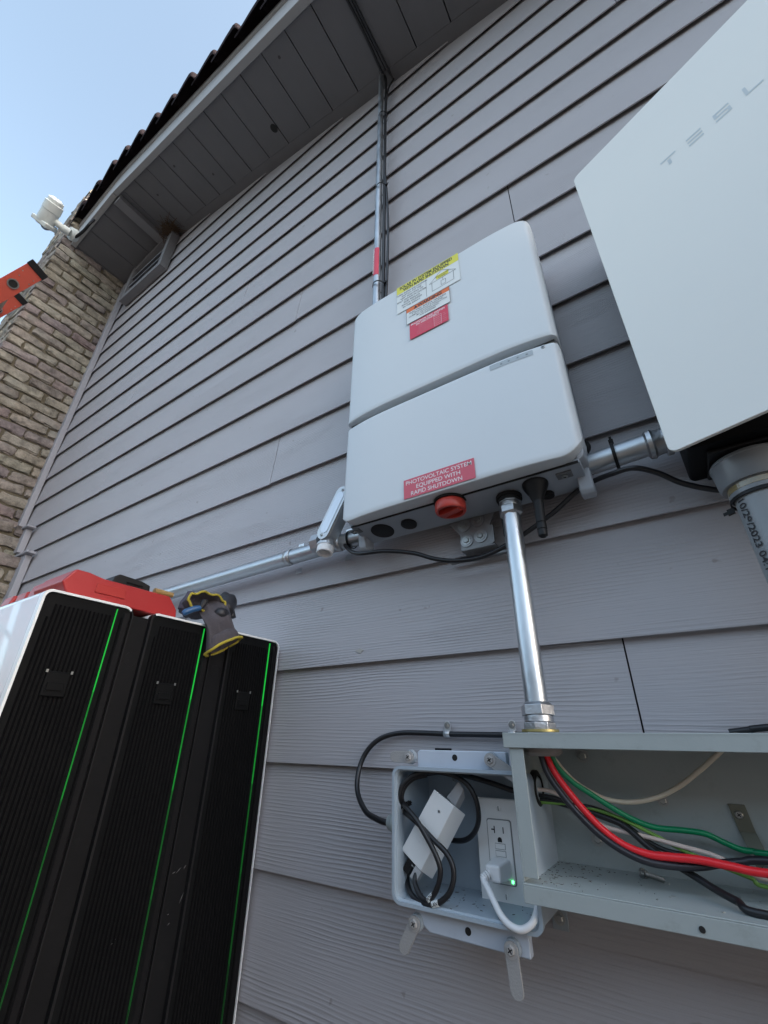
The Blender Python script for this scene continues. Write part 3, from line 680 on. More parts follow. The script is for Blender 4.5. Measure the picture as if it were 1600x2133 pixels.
# cable beside upper conduit
cy = smoothpath([(-.470, -.006, sof(-.47) - .006), (-.488, -.03, 2.5), (-.487, -.036, 2.0), (-.486, -.036, 1.85), (-.478, -.034, 1.7), (-.472, -.033, 1.5), (-.473, -.033, 1.3), (-.476, -.033, 1.15), (-.48, -.034, .97)], 8)
b = MB(); b.tube(cy, .0042, 10)
b.tube(smoothpath([(-.475, -.37, sof(-.475) - .008), (-.475, -.2, sof(-.475) - .006), (-.472, -.05, sof(-.472) - .007), (-.470, -.008, sof(-.47) - .02)]), .0042, 10)
tag(b.build('data_cable', RUB), 'thin black cable running down beside the upper conduit', 'cable')
b = MB(); b.tube(smoothpath([(-.5, -.37, sof(-.5) - .010), (-.497, -.2, sof(-.497) - .009), (-.503, -.06, sof(-.503) - .01), (-.497, -.03, sof(-.5) - .035), (-.494, -.03, 2.5), (-.493, -.031, 2.2), (-.489, -.032, 1.5), (-.487, -.032, 1.)], 8), .006, 10)
tag(b.build('power_cable', RUB), 'thicker black cable crossing the soffit and hiding behind the upper conduit', 'cable')
def ztie(name, label, c, ax, r, ry=None, tail=None, w_=.004, group='black cable ties'):
    ax = Vector(ax).normalized(); c = Vector(c)
    u = Vector((0, 0, 1)) if abs(ax.z) < .9 else Vector((1, 0, 0)); u = (u - ax * u.dot(ax)).normalized(); v = ax.cross(u); ry = ry or r
    o = MB(); rows = []
    for k in range(28):
        a = 2 * math.pi * k / 28; e = u * math.cos(a) + v * math.sin(a)
        p = c + u * math.cos(a) * r + v * math.sin(a) * ry
        rows.append([p + ax * w_ / 2, p + ax * w_ / 2 + e * .0014, p - ax * w_ / 2 + e * .0014, p - ax * w_ / 2])
    o.quadgrid(rows, True, True)
    if tail:
        t = Vector(tail); h = c + t.normalized() * max(r, ry); e = t.normalized(); q = ax.cross(e)
        o.hexa([h + a * ax * .0035 + b_ * q * .003 + e * cc for cc in (-.001, .007) for a, b_ in ((-1, -1), (1, -1), (1, 1), (-1, 1))])
        o.hexa([h + a * ax * .002 + b_ * q * .0007 + e * cc for cc in (.006, .012) for a, b_ in ((-1, -1), (1, -1), (1, 1), (-1, 1))])
    return tag(o.build(name, BLK), label, 'cable tie')
for (px_, py_), lab in (((783, 254), 'topmost black cable tie around the upper conduit'), ((779, 402), 'black cable tie at mid height of the upper conduit'), ((775, 603), 'black cable tie just above the inverter on the upper conduit')):
    z = onY(px_, py_, CY).z; ztie('cable_tie', lab, (-.499, CY + .004, z), (0, 0, 1), .018, .020, tail=(1, -.1, 0))
# lower vertical conduit
lc = empty('lower_conduit', 'shiny galvanised conduit dropping from inverter into the grey wire trough', 'conduit')
LX, LY = -.1755, -.09
ltop = under(1059, 1036); LX0, LY0 = ltop.x + .001, ltop.y
lbx, lby = onY(1124, 1500, LY).x - .001, LY
A = Vector((LX0, LY0, ltop.z - .0)); B = Vector((lbx, lby, .012))
axd = (B - A).normalized()
MB().tube([A + axd * .03, B - axd * .02], .0148, 36).build('pipe', GALV, lc)
MB().lathe(A, axd, [(0, .022), (.006, .022), (.006, .0195), (.013, .0195)], 36).build('locknut', HOLE, lc)
def fitting(P, d, r0, nm, par):
    b = MB()
    b.lathe(P, d, [(0, r0 * 1.22), (.004, r0 * 1.25), (.009, r0 * 1.25)], 8)
    b.lathe(P + Vector(d) * .0095, d, [(0, r0 * 1.12), (.008, r0 * 1.12)], 36)
    b.lathe(P + Vector(d) * .018, d, [(0, r0 * 1.30), (.012, r0 * 1.30), (.014, r0 * 1.15), (.016, r0 * 1.05)], 6)
    return b.build(nm, ZINC, par, bevel=.0006)
fitting(A + axd * .006, axd, .0155, 'upper_fitting', lc)
fitting(B - axd * .0, -axd, .0168, 'lower_fitting', lc)
MB().lathe(B + Vector((0, 0, -.0012)), (0, 0, 1), [(0, .0235), (.003, .0235)], 32).build('washer', BRASS, lc)
MB().lathe(B + Vector((0, 0, -.0045)), (0, 0, -1), [(0, .021), (.004, .0235), (.020, .0235), (.024, .018)], 32).build('bushing', mat('bushing_grey', (.28, .26, .25), .5), lc)
# horizontal conduit
hc = empty('horizontal_conduit', 'galvanised conduit running level behind the inverter above the batteries', 'conduit')
HP = [onY(300, 1258, -.03), onY(348, 1241, -.03), onY(622, 1168, -.03), onY(740, 1138, -.032), onY(1000, 1062, -.035)]
hz = lambda x: .3905 + (x + .7) * .02
hp = [(-1.45, -.036, hz(-1.45)), (-.7, -.036, hz(-.7)), (-.2, -.038, hz(-.2)), (-.06, -.045, .406), (.06, -.052, .41)]
r_h = .0178
MB().tube(hp, r_h, 36).build('pipe', GALH, hc)
MB().lathe((.026, -.0495, .4085), (1, 0, .03), [(0, .019), (.003, .023), (.009, .024), (.012, .021), (.018, .020), (.024, .020), (.024, .025), (.032, .025)], 24).build('connector', ZINC, hc)
for px_, lab in ((-.745, 0), (-.592, 1)):
    b = MB(); rows = []
    for k in range(13):
        a = math.radians(-100 + 200 * k / 12); rr = r_h + .0008
        rows.append([Vector((px_ + s_, -.036 - rr * math.cos(a), hz(px_) + rr * math.sin(a))) for s_ in (-.009, .009)])
    b.quadgrid(rows)
    MB().box(px_ - .009, px_ + .009, -.004, -.0025, hz(px_) + r_h, hz(px_) + r_h + .03).build('strap_foot', ZINC, hc)
    MB().box(px_ - .009, px_ + .009, -.004, -.0025, hz(px_) - r_h - .012, hz(px_) - r_h).build('strap_foot', ZINC, hc)
    o = b.build('strap', ZINC, hc); sm = o.modifiers.new('s', 'SOLIDIFY'); sm.thickness = .0014; sm.offset = 1
    screw((px_, -.005, hz(px_) + r_h + .017), (0, -1, 0), .0055, hc, hexr=True, phil=False)
# conduit body (LB)
lb = empty('conduit_body', 'cast aluminium conduit body with oval cover tilted left of the inverter', 'conduit fitting')
a0 = onY(674, 1110, -.085); a1 = onY(712, 1030, -.085); aa = (a1 - a0).normalized(); nn = Vector((0, -1, 0)); nn = (nn - aa * nn.dot(aa)).normalized(); ss = aa.cross(nn)
Lb = (a1 - a0).length
def capsule(c0, L__, r, seg=12):
    pts = []
    for k in range(seg + 1):
        a = math.pi / 2 + math.pi * k / seg; pts.append(c0 + aa * (math.cos(a) * r) + ss * (math.sin(a) * r))
    for k in range(seg + 1):
        a = -math.pi / 2 + math.pi * k / seg; pts.append(c0 + aa * (L__ + math.cos(a) * r) + ss * (math.sin(a) * r))
    return pts
RCB = .0175
base0 = a0 + aa * .002
MB().prism([p - nn * .001 for p in capsule(base0, Lb, RCB * .93)], -nn * .034).build('casting', ALU, lb, bevel=.005, seg=3)
MB().prism(capsule(base0, Lb, RCB), nn * .003).build('cover', ALU, lb, bevel=.0008)
MB().prism([p + nn * .0031 for p in capsule(base0 + aa * .008, Lb - .016, RCB * .62)], nn * .0008).build('cover_panel', mat('cover_face', (.62, .64, .68), .35, .6), lb, bevel=.0003)
for t in (-.008, Lb + .008): screw(base0 + aa * t + nn * .003, nn, .0035, lb)
hb = base0 - aa * .012 - nn * .018; hd = onY(675, 1160, -.075) - hb; hd.normalize()
b = MB().lathe(hb, hd, [(0, .015), (.014, .0165), (.014, .020), (.020, .020)], 32); b.build('hub', ALU, lb)
b = MB().lathe(hb + hd * .014, hd, [(0, .0205), (.004, .0205)], 8); b.build('hub_nut', ZINC, lb)
b = MB().lathe(hb + hd * .018, hd, [(0, .0185), (.016, .0185), (.018, .0175), (.018, .0135), (-.004, .0125)], 36); b.build('bushing', WPL, lb)
MB().lathe(hb + hd * .016, hd, [(0, .013), (.001, .013)], 24).build('opening', mat('brown_dark', (.05, .035, .02), .7), lb)
MB().lathe(base0 - nn * .03 - aa * .01 + Vector((-.045, 0, 0)), (1, 0, .02), [(0, .024), (.022, .024)], 8).build('side_nut', ZINC, lb)
# black cable under inverter
def pY(lst, s_=1): return [onY(x, y, Y) for x, y, Y in lst]
cab = pY([(716, 1122, -.03), (722, 1140, -.05), (745, 1153, -.058), (800, 1148, -.058), (860, 1152, -.05), (905, 1164, -.045), (950, 1168, -.04), (1010, 1158, -.035), (1080, 1120, -.03), (1150, 1070, -.03), (1200, 1025, -.035), (1235, 1003, -.045), (1275, 987, -.06), (1320, 975, -.065), (1370, 985, -.05), (1420, 1006, -.035), (1480, 1019, -.03), (1530, 1022, -.03)])
tag(MB().tube(smoothpath(cab, 8), .0042, 12).build('antenna_cable', RUB), 'black cable sagging under the inverter and on to the grey pipe', 'cable')
ztie('cable_tie', 'black cable tie around the conduit left of the inverter', (-.558, -.036, hz(-.558)), (1, 0, 0), r_h + .002, r_h + .002, tail=(0, -.5, -1))
ztie('cable_tie', 'black cable tie around the conduit right of the inverter', (-.018, -.048, .4075), (1, 0, .02), r_h + .002, r_h + .003, tail=(0, -.4, 1), w_=.005)
tag(MB().lathe(onY(1213, 938, -.03), (-.3, -1, 0), [(0, .004), (.001, .016), (.008, .017), (.01, .015)], 24).build('grommet', BLK), 'round black grommet at the lower right side of the inverter', 'grommet')

# ================================================================ GATEWAY with open door
PX_, PY_ = .1285, -.075
gw = empty('gateway_cabinet', 'white backup gateway cabinet with its glass door swung partly open', 'electrical cabinet')
b = MB().prism([(x, -.135, z) for x, z in rrect(.0655, .456, .336, .945, .008, 4)], (0, .10, 0)); b.build('enclosure', BLKG, gw, bevel=.002)
MB().box(.085, .42, -.118, -.040, .330, .3355).build('bottom_gland_plate', BLK, gw, bevel=.002)
MB().lathe((PX_, PY_, .332), (0, 0, -1), [(0, .034), (.008, .034)], 32).build('hub', BLK, gw)
hd_ = Vector((.936, -.352, 0)); nd = Vector((-.352, -.936, 0)); H0 = Vector((.044, -.15, 0))
def dp(s_, z, off=0): return H0 + hd_ * s_ + Vector((0, 0, z)) + nd * off
b = MB().prism([dp(s_, z) for s_, z in rrect(0, .411, .328, .983, .011, 6)], -nd * .006)
door = b.build('door', GLS, gw, bevel=.0012)
b = MB().prism([dp(s_, z, -.0061) for s_, z in rrect(.012, .40, .34, .97, .008, 4)], -nd * .012); b.build('door_frame', BLK, door)
lt = MB()
def bar(x0, x1, z0, z1):
    lt.prism([dp(x0, z0, .0002), dp(x1, z0, .0002), dp(x1, z1, .0002), dp(x0, z1, .0002)], nd * .0001)
zc_ = .81; lh = .0095; t_ = .0035
cx = .1326; bar(cx - .011, cx + .011, zc_ + lh - t_, zc_ + lh); bar(cx - .0022, cx + .0022, zc_ - lh, zc_ + lh - t_ - .003)
cx = .1692; [bar(cx - .010, cx + .010, zc_ + q - t_ / 2, zc_ + q + t_ / 2) for q in (-lh + t_ / 2, 0, lh - t_ / 2)]
cx = .2052; [bar(cx - .010, cx + .010, zc_ + q - t_ / 2, zc_ + q + t_ / 2) for q in (-lh + t_ / 2, 0, lh - t_ / 2)]; bar(cx - .010, cx - .0062, zc_ + t_ / 2, zc_ + lh - t_); bar(cx + .0062, cx + .010, zc_ - lh + t_, zc_ - t_ / 2)
cx = .242; bar(cx - .010, cx - .0062, zc_ - lh + t_, zc_ + lh); bar(cx - .010, cx + .010, zc_ - lh, zc_ - lh + t_)
cx = .278; bar(cx - .011, cx + .011, zc_ + lh - t_, zc_ + lh); [bar(a - .0019, a + .0019, zc_ - lh, zc_ - .001) for a in (cx - .0085, cx + .0085)]; bar(cx - .0066, cx + .0066, zc_ - .0045, zc_ - .001)
lt.build('lettering', INKG, door, smooth=False)
# PVC conduit below the gateway
pc = empty('plastic_conduit', 'large grey plastic conduit with printed date under the gateway cabinet', 'conduit')
PX, PY = .1285, -.075; RP = .0302
MB().tube([(PX, PY, .31), (PX, PY, .0098)], RP, 48).build('pipe', PVC, pc)
MB().lathe((PX, PY, .327), (0, 0, -1), [(0, .0425), (.002, .0435), (.004, .0435), (.005, .0425), (.032, .0405), (.036, .0385), (.036, .0345), (.05, .0335)], 48).build('adapter', mat('adapter_pvc', (.22, .235, .25), .3), pc)
MB().lathe((PX, PY, .2925), (0, 0, -1), [(0, .0345), (.010, .0342), (.012, .032)], 48).build('glue_ring', mat('amber_glue', (.23, .18, .09), .15, var=.5, vscale=60, coat=.6), pc)
MB().lathe((PX, PY, .2805), (0, 0, -1), [(0, .0315), (.0055, .0315)], 48).build('black_band', BLK, pc)
# printed date running down the pipe, wrapped on its surface
tm = text_mesh([('10/29/2023 04:11 LINE', 0, 0, .0100, 'L', .134)], INK, pc, (0, 0, 0), (1, 0, 0), (0, 1, 0), name='printed_date', bold=.01)
ang0 = math.radians(203)
for v in tm.data.vertices:
    s_, t = v.co.x, v.co.y; a = ang0 - 0 + (t / (RP + .0002)); v.co = Vector((PX + (RP + .0009) * math.cos(a), PY + (RP + .0009) * math.sin(a), .2700 - s_))
ztie('cable_tie', 'black cable tie around the grey plastic conduit', (PX, PY + .002, .2745), (0, 0, 1), .0335, .034, tail=(-1, .2, -.2))

# ================================================================ BATTERIES
SX = -.775; BTS = []
labs = ['front white home battery of the stack with its glass face showing', 'middle home battery of the three, under the hanging glove', 'rear home battery of the three, next to the siding']
for i, (ya, yb) in enumerate(((-.490, -.352), (-.320, -.186), (-.148, -.010))):
    bt = empty('home_battery', labs[i], 'battery', 'home batteries stacked in front of the wall')
    BTS.append(bt); x0 = SX - .753; zt = .197; zbm = GZ + .02
    # white shell : rounded in the Y-Z section (as seen from the side)
    out = rrect(ya, yb, zbm, zt, [.012, .006, .016, .012], 6)
    b = MB().prism([(SX - .012, y, z) for y, z in out], (-.74, 0, 0)); b.build('shell', WHT if i else GLB, bt, bevel=.001)
    # thin white rim around the side opening
    o1 = rrect(ya, yb, zbm, zt, [.012, .006, .016, .012], 8); o2 = rrect(ya + .0035, yb - .0018, zbm + .003, zt - .0035, [.010, .005, .014, .010], 8)
    b = MB(); b.quadgrid([[Vector((SX - .012, y, z)) for y, z in o1], [Vector((SX, y, z)) for y, z in o1], [Vector((SX, y, z)) for y, z in o2], [Vector((SX - .012, y, z)) for y, z in o2]], False, True)
    o = b.build('rim', WHT, bt); o.data.materials.append(BLK)
    for p in o.data.polygons:
        if p.center.z < zt - .017 and ((p.center.y > (ya + yb) / 2 and i < 2) or (p.center.y < (ya + yb) / 2 and i > 0)): p.material_index = 1
        if p.center.z > zt - .017 and ((p.center.y > yb - .006 and i < 2) or (p.center.y < ya + .006 and i > 0)): p.material_index = 1
    sp = MB().prism([(SX - .0035, y, z) for y, z in o2], (-.008, 0, 0)).build('side_panel', BLKG, bt)
    sp2 = MB()
    yl = ya + .110
    # flutes
    y = ya + .014
    n = 0
    while y < yl + .014:
        if abs(y - yl) > .0035:
            sp2.prism([(SX - .0036, y, zbm + .03), (SX - .0018, y + .0012, zbm + .03), (SX - .0018, y + .0026, zbm + .03), (SX - .0036, y + .0038, zbm + .03)], (0, 0, zt - .02 - zbm - .03 - (.02 if y < ya + .02 else 0)))
            n += 1
        y += .0062
    sp2.build('fins', mat('fin_black', (.005, .005, .0055), .7, spec=.03, var=.2), bt, smooth=False)
    MB().prism([(SX - .0036, yb - .016, zbm + .01), (SX - .0012, yb - .014, zbm + .01), (SX - .0002, yb - .006, zbm + .01), (SX - .0036, yb - .003, zbm + .01)], (0, 0, zt - .012 - zbm - .01)).build('edge_moulding', mat('edge_black', (.006, .006, .007), .6, spec=.12, var=.15), bt)
    for k_, (z0_, z1_, st_, w_) in enumerate(((.06, zt - .008, .13, .00026), (-.08, .0599, .055, .00024), (-.22, -.0801, .018, .0002), (-.34, -.2201, .010, .0002), (-.62, -.3401, .003, .00025))):
        gm = mat('green_light_%d' % k_, (.01, .06, .015), .4, emit=(.02, 1, .10), estr=st_)
        MB().box(SX - .0034, SX + .0001, yl - w_, yl + w_, z0_, z1_).build('light_strip', gm, bt)
    # recessed latch
    hy = ya + .055; hzt = .083
    lf = MB(); lf.box(SX - .002, SX + .0012, hy - .016, hy + .016, hzt - .034, hzt); lo = lf.build('latch', BLKG, bt, bevel=.002)
    MB().box(SX + .0010, SX + .0035, hy - .012, hy + .010, hzt - .026, hzt - .015).build('latch_tab', BLKG, lo, bevel=.001)
    for dy in (-.0165, .0165): MB().box(SX + .0004, SX + .0014, hy + dy - .0014, hy + dy + .0014, hzt - .002, hzt + .002).build('latch_rivet', SCRW, lo)
    # dark spacer/casing behind this unit
    if i < 2:
        ye = (-.320, -.148)[i]
        MB().box(x0 + .03, SX - .006, yb + .0015, ye - .0015, zbm, zt - .012).build('spacer_panel', mat('spacer_black', (.008, .0082, .009), .5, spec=.15, var=.25, dirt=.1, dirtcol=(.05, .05, .05)), bt)
        MB().lathe((SX - .006, (yb + ye) / 2 + (.002), .115), (1, 0, 0), [(0, .0115), (.0004, .0115), (.0004, .0105), (.0001, .0105)], 28).build('spacer_disc', mat('spacer_black', (.012, .013, .014), .4), bt)
rq = random.Random(21); SCF = mat('scuff_grey', (.16, .16, .16), .6, var=.3)
for k_, (px_, py_, ln_, an_) in enumerate(((372, 1813, .010, .7), (362, 1818, .006, .3), (385, 1806, .006, 1.0), (378, 1870, .014, 1.2), (350, 1905, .003, .2), (387, 1903, .003, 1.1), (351, 1925, .004, .6), (257, 1988, .004, 1.3), (236, 1962, .007, .8), (427, 2088, .008, -1.2))):
    c_ = onX(px_, py_, SX - (.0055 if k_ < 7 else .0033)); d_ = Vector((0, math.cos(an_), math.sin(an_))) * ln_ / 2; e_ = Vector((0, -math.sin(an_), math.cos(an_))) * .00035
    MB().prism([c_ + d_, c_ + e_ * 1.6 + d_ * .2, c_ - d_, c_ - e_], (.0003, 0, 0)).build('scratch', SCF, BTS[1], smooth=False)
# ---------------------------------------------------------------- things on top of the batteries
cs = empty('tool_case', 'red plastic tool case lying on top of the batteries', 'tool case')
def c4(x, y): return (x / 2.5, 1150 + y / 2.5)
ZT = .198
b = MB()
cX = -.795; y0c, y1c = -.466, -.262
prof = [(y0c + .012, ZT + .001), (y1c, ZT + .001), (y1c - .003, ZT + .018), (y1c - .022, ZT + .040), (y0c + .06, ZT + .040), (y0c + .035, ZT + .044), (y0c + .014, ZT + .044), (y0c, ZT + .020)]
b.prism([(cX, y, z) for y, z in prof], (-.11, 0, 0)); b.build('shell', REDC, cs, bevel=.003)
for k in range(3):
    xx = cX - .11 - .0005 - k * .062; h_ = (.040, .034, .036)[k]
    MB().prism([(xx, y0c + .005 + .004 * (k % 2), ZT + .001), (xx, y1c, ZT + .001), (xx, y1c - .01, ZT + h_), (xx, y0c + .012, ZT + h_)], (-.044, 0, 0)).build('ribbed_block', REDC, cs, bevel=.003)
    MB().prism([(xx - .0445, y0c + .012, ZT + .001), (xx - .0445, y1c, ZT + .001), (xx - .0445, y1c - .01, ZT + h_ - .012), (xx - .0445, y0c + .018, ZT + h_ - .012)], (-.017, 0, 0)).build('ribbed_block', REDC, cs, bevel=.002)
MB().box(cX + .0002, cX + .002, y0c + .05, y0c + .10, ZT + .014, ZT + .03).build('side_recess', mat('red_dark', (.38, .02, .015), .5), cs, bevel=.001)
bx = MB(); yk = -.385
bx.prism([(cX - .015, yk - .002, ZT + .0405), (cX - .015, yk + .068, ZT + .0405), (cX - .015, yk + .066, ZT + .054), (cX - .015, yk + .05, ZT + .058), (cX - .015, yk + .008, ZT + .060), (cX - .015, yk, ZT + .054)], (-.035, 0, 0))
bk = bx.build('battery_pack', BLK, None, bevel=.002); tag(bk, 'black rectangular tool battery lying on the red case', 'battery pack')
MB().box(cX - .0148, cX - .0135, yk + .022, yk + .052, ZT + .047, ZT + .049).build('slot', BLKG, bk)
b = MB().tube([(cX - .01, -.312, ZT + .045), (cX - .01, -.275, ZT + .046)], [.006, .005], 12); tag(b.build('screwdriver', WOOD), 'short wooden handled tool beside the black battery pack', 'tool')
# gloves
gl = empty('work_glove', 'grey knit work glove hanging over the battery edge with yellow hem', 'glove', None)
def ringloft(rings, seg=28):
    rows = []
    for (c, u, v, ru, rv) in rings:
        c = Vector(c); rows.append([c + Vector(u) * math.cos(2 * math.pi * k / seg) * ru + Vector(v) * math.sin(2 * math.pi * k / seg) * rv for k in range(seg)])
    return rows
XO = SX + .014
def gp(x, y, X=XO): return onX(*c4(x, y), X)
dn = (gp(1165, 490) - gp(1130, 330)).normalized(); ac = (gp(1265, 500) - gp(1060, 500)); ac = (ac - dn * ac.dot(dn)); acw = ac.length / 2; ac.normalize(); nm_ = ac.cross(dn).normalized()
if nm_.x < 0: nm_ = -nm_
tops = [(gp(1095, 255, XO - .045), .030, .012), (gp(1110, 300, XO - .02), .033, .014), (gp(1130, 330, XO - .004), .032, .013), (gp(1142, 365), .029, .012), (gp(1150, 410), .031, .011), (gp(1158, 450), .035, .011), (gp(1165, 490), .0385, .021)]
rows = ringloft([(c, ac, (nm_ if q_ < 5 else (nm_ + Vector((0, 0, (.25, .55)[q_ - 5])))), ru, rv) for q_, (c, ru, rv) in enumerate(tops)])
rg = random.Random(4)
rows = [[p + nm_ * .0022 * math.sin(k * 1.3 + i * .8) + Vector((rg.gauss(0, .0005),) * 3) for k, p in enumerate(r)] for i, r in enumerate(rows)]
cuffi = [[p * 1.0 - (p - tops[-1][0]) * .10 for p in rows[-1]], [p - dn * .03 - (p - tops[-1][0]) * .12 for p in rows[-1]]]
o = MB().quadgrid(rows + cuffi, False, True, True, True).build('cuff', KNIT, gl, ang=180)
ss_ = o.modifiers.new('s', 'SUBSURF'); ss_.levels = 1; ss_.render_levels = 2
MB().tube(smoothpath(rows[-1], 2, True), .0026, 8, closed=True).build('hem', HEM, gl)
pal = MB()
pts = [gp(1170, 310, XO - .03), gp(1190, 260, XO - .045), gp(1160, 235, XO - .06)]
pal.tube(smoothpath(pts, 5), [.017] * 4 + [.018] * 3 + [.014] * 4, 16)
pal.tube(smoothpath([gp(1120, 330, XO - .008), gp(1155, 320, XO), gp(1180, 330, XO - .012)], 4), [.009, .010, .011, .012, .012, .012, .011, .010, .009], 14)
pal.tube(smoothpath([gp(1210, 345, XO - .03), gp(1200, 300, XO - .035), gp(1185, 265, XO - .045)], 4), .008, 12)
q = pal.build('palm', NITR, gl, ang=180)
gl2 = empty('work_glove', 'grey glove with its yellow rimmed opening facing out, crumpled on top of the batteries', 'glove')
Xg = XO - .018
# opening ring
cen = gp(1080, 260, Xg); ur = (gp(1175, 285, Xg) - gp(985, 250, Xg)) / 2; vr_ = (gp(1090, 212, Xg) - gp(1070, 305, Xg)) / 2
inw = Vector((-1, .25, -.1)).normalized()
rings = []
for (t, k) in ((0, 1.0), (.02, 1.06), (.045, 1.0), (.07, .8), (.085, .5)):
    rings.append([cen + inw * t + (ur * math.cos(2 * math.pi * j / 28) + vr_ * math.sin(2 * math.pi * j / 28)) * k + Vector((0, 0, .0025 * math.sin(j * 1.7 + t * 60))) for j in range(28)])
inner = [[cen + (p - cen) * .92 for p in rings[0]], [cen + inw * .03 + (p - cen) * .82 for p in rings[0]]]
o = MB().quadgrid(inner[::-1] + rings, False, True, True, True).build('knit_body', KNIT, gl2, ang=180)
MB().tube(smoothpath(rings[0], 2, True), .0024, 8, closed=True).build('hem', HEM, gl2)
pal = MB()
for (pa) in ([(990, 235), (960, 275), (950, 300)], [(1000, 215), (985, 250), (980, 290)]):
    pal.tube(smoothpath([gp(*a, Xg - .03) for a in pa], 5), [.010] * 6 + [.009] * 5, 14)
pal.build('fingers', mat('knit_violet', (.07, .06, .085), .85, var=.3, vscale=120, bump=.8, bscale=400), gl2, ang=180)
pl = empty('pliers', 'blue handled pliers poking out under the gloves', 'pliers')
p0, p1 = gp(950, 320, Xg - .003), gp(1045, 290, Xg + .006)
MB().tube(smoothpath([p0, (p0 + p1) / 2 + Vector((0, 0, .002)), p1], 5), [.004, .0058, .0062, .006, .006, .006, .006, .006, .0058, .0055, .005], 14).build('grip', BLUE, pl)
MB().tube([p1, gp(1062, 262, Xg + .008), gp(1072, 258, Xg + .004)], [.005, .0075, .005], 14).build('jaw', NITR, pl)

# ================================================================ OUTLET BOX
jb = empty('outlet_box', 'open grey plastic outlet box with four swivel tabs beside the wire trough', 'junction box')
JX0, JX1, JZ0, JZ1, JY = -.402, -.205, -.190, -.034, -.11
oo = rrect(JX0, JX1, JZ0, JZ1, .012, 6); oi = rrect(JX0 + .004, JX1 - .004, JZ0 + .004, JZ1 - .004, .009, 6); oi2 = rrect(JX0 + .006, JX1 - .006, JZ0 + .006, JZ1 - .006, .008, 6)
R3 = lambda o_, y: [Vector((x, y, z)) for x, z in o_]
b = MB().quadgrid([R3(oi2, -.012), R3(oi2, JY + .004), R3(oi, JY + .003), R3(oi, JY), R3(oo, JY), R3(oo, JY + .006), R3(rrect(JX0 + .002, JX1 - .002, JZ0 + .002, JZ1 - .002, .011, 6), JY + .007), R3(rrect(JX0 + .003, JX1 - .003, JZ0 + .003, JZ1 - .003, .011, 6), -.002)], False, True, True, False)
b.build('housing', GRYI, jb)
# flange rails: box plastic lightened, stronger light put into the colour
rail = MB()
rail.prism([(x, JY + .012, z) for x, z in ((-.366, JZ1 - .002), (-.232, JZ1 - .002), (-.232, -.013), (-.362, -.013), (-.366, -.016))], (0, .012, 0))
rail.build('top_rail', mat('rail_grey_lit', (.50, .56, .64), .4, var=.05, dirt=.12, dirtcol=(.2, .2, .2)), jb, bevel=.0015)
rail = MB()
rail.prism([(x, JY + .014, z) for x, z in ((-.376, JZ0 + .002), (-.228, JZ0 + .002), (-.228, -.215), (-.355, -.214), (-.376, -.20))], (0, .012, 0))
rail.build('bottom_rail', mat('rail_grey_lit', (.50, .56, .64), .4), jb, bevel=.0015)
for (hx, hz_, hy) in ((-.306, -.0215, JY + .012), (-.302, -.2035, JY + .014)):
    MB().lathe((hx, hy - .0003, hz_), (0, 1, 0), [(0, .004), (.0008, .004)], 20).build('rail_hole', HOLE, jb)
MB().box(-.343, -.318, JY + .024, JY + .028, -.0133, -.0105).build('rail_rib', BLKG, jb)
def tab(sx, sz, ex, ez, y, r=.0078, lab=None):
    t = empty_part('swivel_tab', jb)
    a, b_ = Vector((sx, y, sz)), Vector((ex, y, ez)); d = (b_ - a); L__ = d.length; d.normalize(); n_ = Vector((-d.z, 0, d.x)); pts = []
    for k in range(13):
        an_ = math.pi / 2 + math.pi * k / 12; pts.append(a + d * math.cos(an_) * r + n_ * math.sin(an_) * r)
    for k in range(13):
        an_ = -math.pi / 2 + math.pi * k / 12; pts.append(b_ - d * r * .95 + d * math.cos(an_) * r * .95 + n_ * math.sin(an_) * r * .95)
    o = MB().prism(pts, (0, .0028, 0)).build('swivel_tab', TAB, jb, bevel=.0006)
    MB().lathe((sx, y + .0029, sz), (0, 1, 0), [(0, .0088), (.006, .0095)], 24).build('boss', GRY, jb)
    screw((sx, y, sz), (0, -1, 0), .0052, o, m=mat('tab_screw', (.42, .41, .40), .5, .3), hexr=True)
    return o
def empty_part(*a): return None
tab(-.3765, -.0225, -.4085, -.0225, JY + .004)
tab(-.2515, -.0225, -.213, -.044, JY + .004)
tab(-.3725, -.2065, -.392, -.238, JY + .006)
tab(-.2465, -.2075, -.2435, -.248, JY + .004)
MB().lathe((-.348, -.0125, -.053), (0, -1, 0), [(0, .004), (.006, .004), (.006, .0022), (.003, .0022)], 20).build('post', GRY, jb)
# cable gland on left side
gp_ = onY(812, 1713, -.085)
MB().lathe((JX0 + .003, -.085, gp_.z), (-1, 0, 0), [(0, .0145), (.014, .0145), (.016, .0125), (.020, .0105), (.024, .009)], 12).build('cable_gland', mat('gland_grey', (.36, .39, .38), .45), jb)
# outlet
wo_ = empty('wall_outlet', 'white outlet with test buttons and lit green light inside the grey box', 'outlet')
OX0, OX1, OZ0, OZ1, OY = -.306, -.236, -.1915 + .005, -.0715, -.0405
b = MB().prism([(x, OY, z) for x, z in rrect(OX0, OX1, OZ0, OZ1, .003, 3)], (0, .006, 0)); b.build('cover_plate', CRM, wo_, bevel=.0022, seg=3)
dx0, dx1, dz0, dz1 = -.289, -.2565, -.165, -.0965
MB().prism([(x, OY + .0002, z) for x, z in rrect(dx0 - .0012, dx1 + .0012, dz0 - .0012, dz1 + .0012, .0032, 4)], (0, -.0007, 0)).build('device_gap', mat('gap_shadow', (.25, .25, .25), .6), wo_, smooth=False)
b = MB().prism([(x, OY - .0006, z) for x, z in rrect(dx0, dx1, dz0, dz1, .0028, 4)], (0, -.0014, 0)); b.build('receptacle', CRM, wo_, bevel=.0005)
yf = OY - .00205
sl_ = MB(); mx_ = (dx0 + dx1) / 2
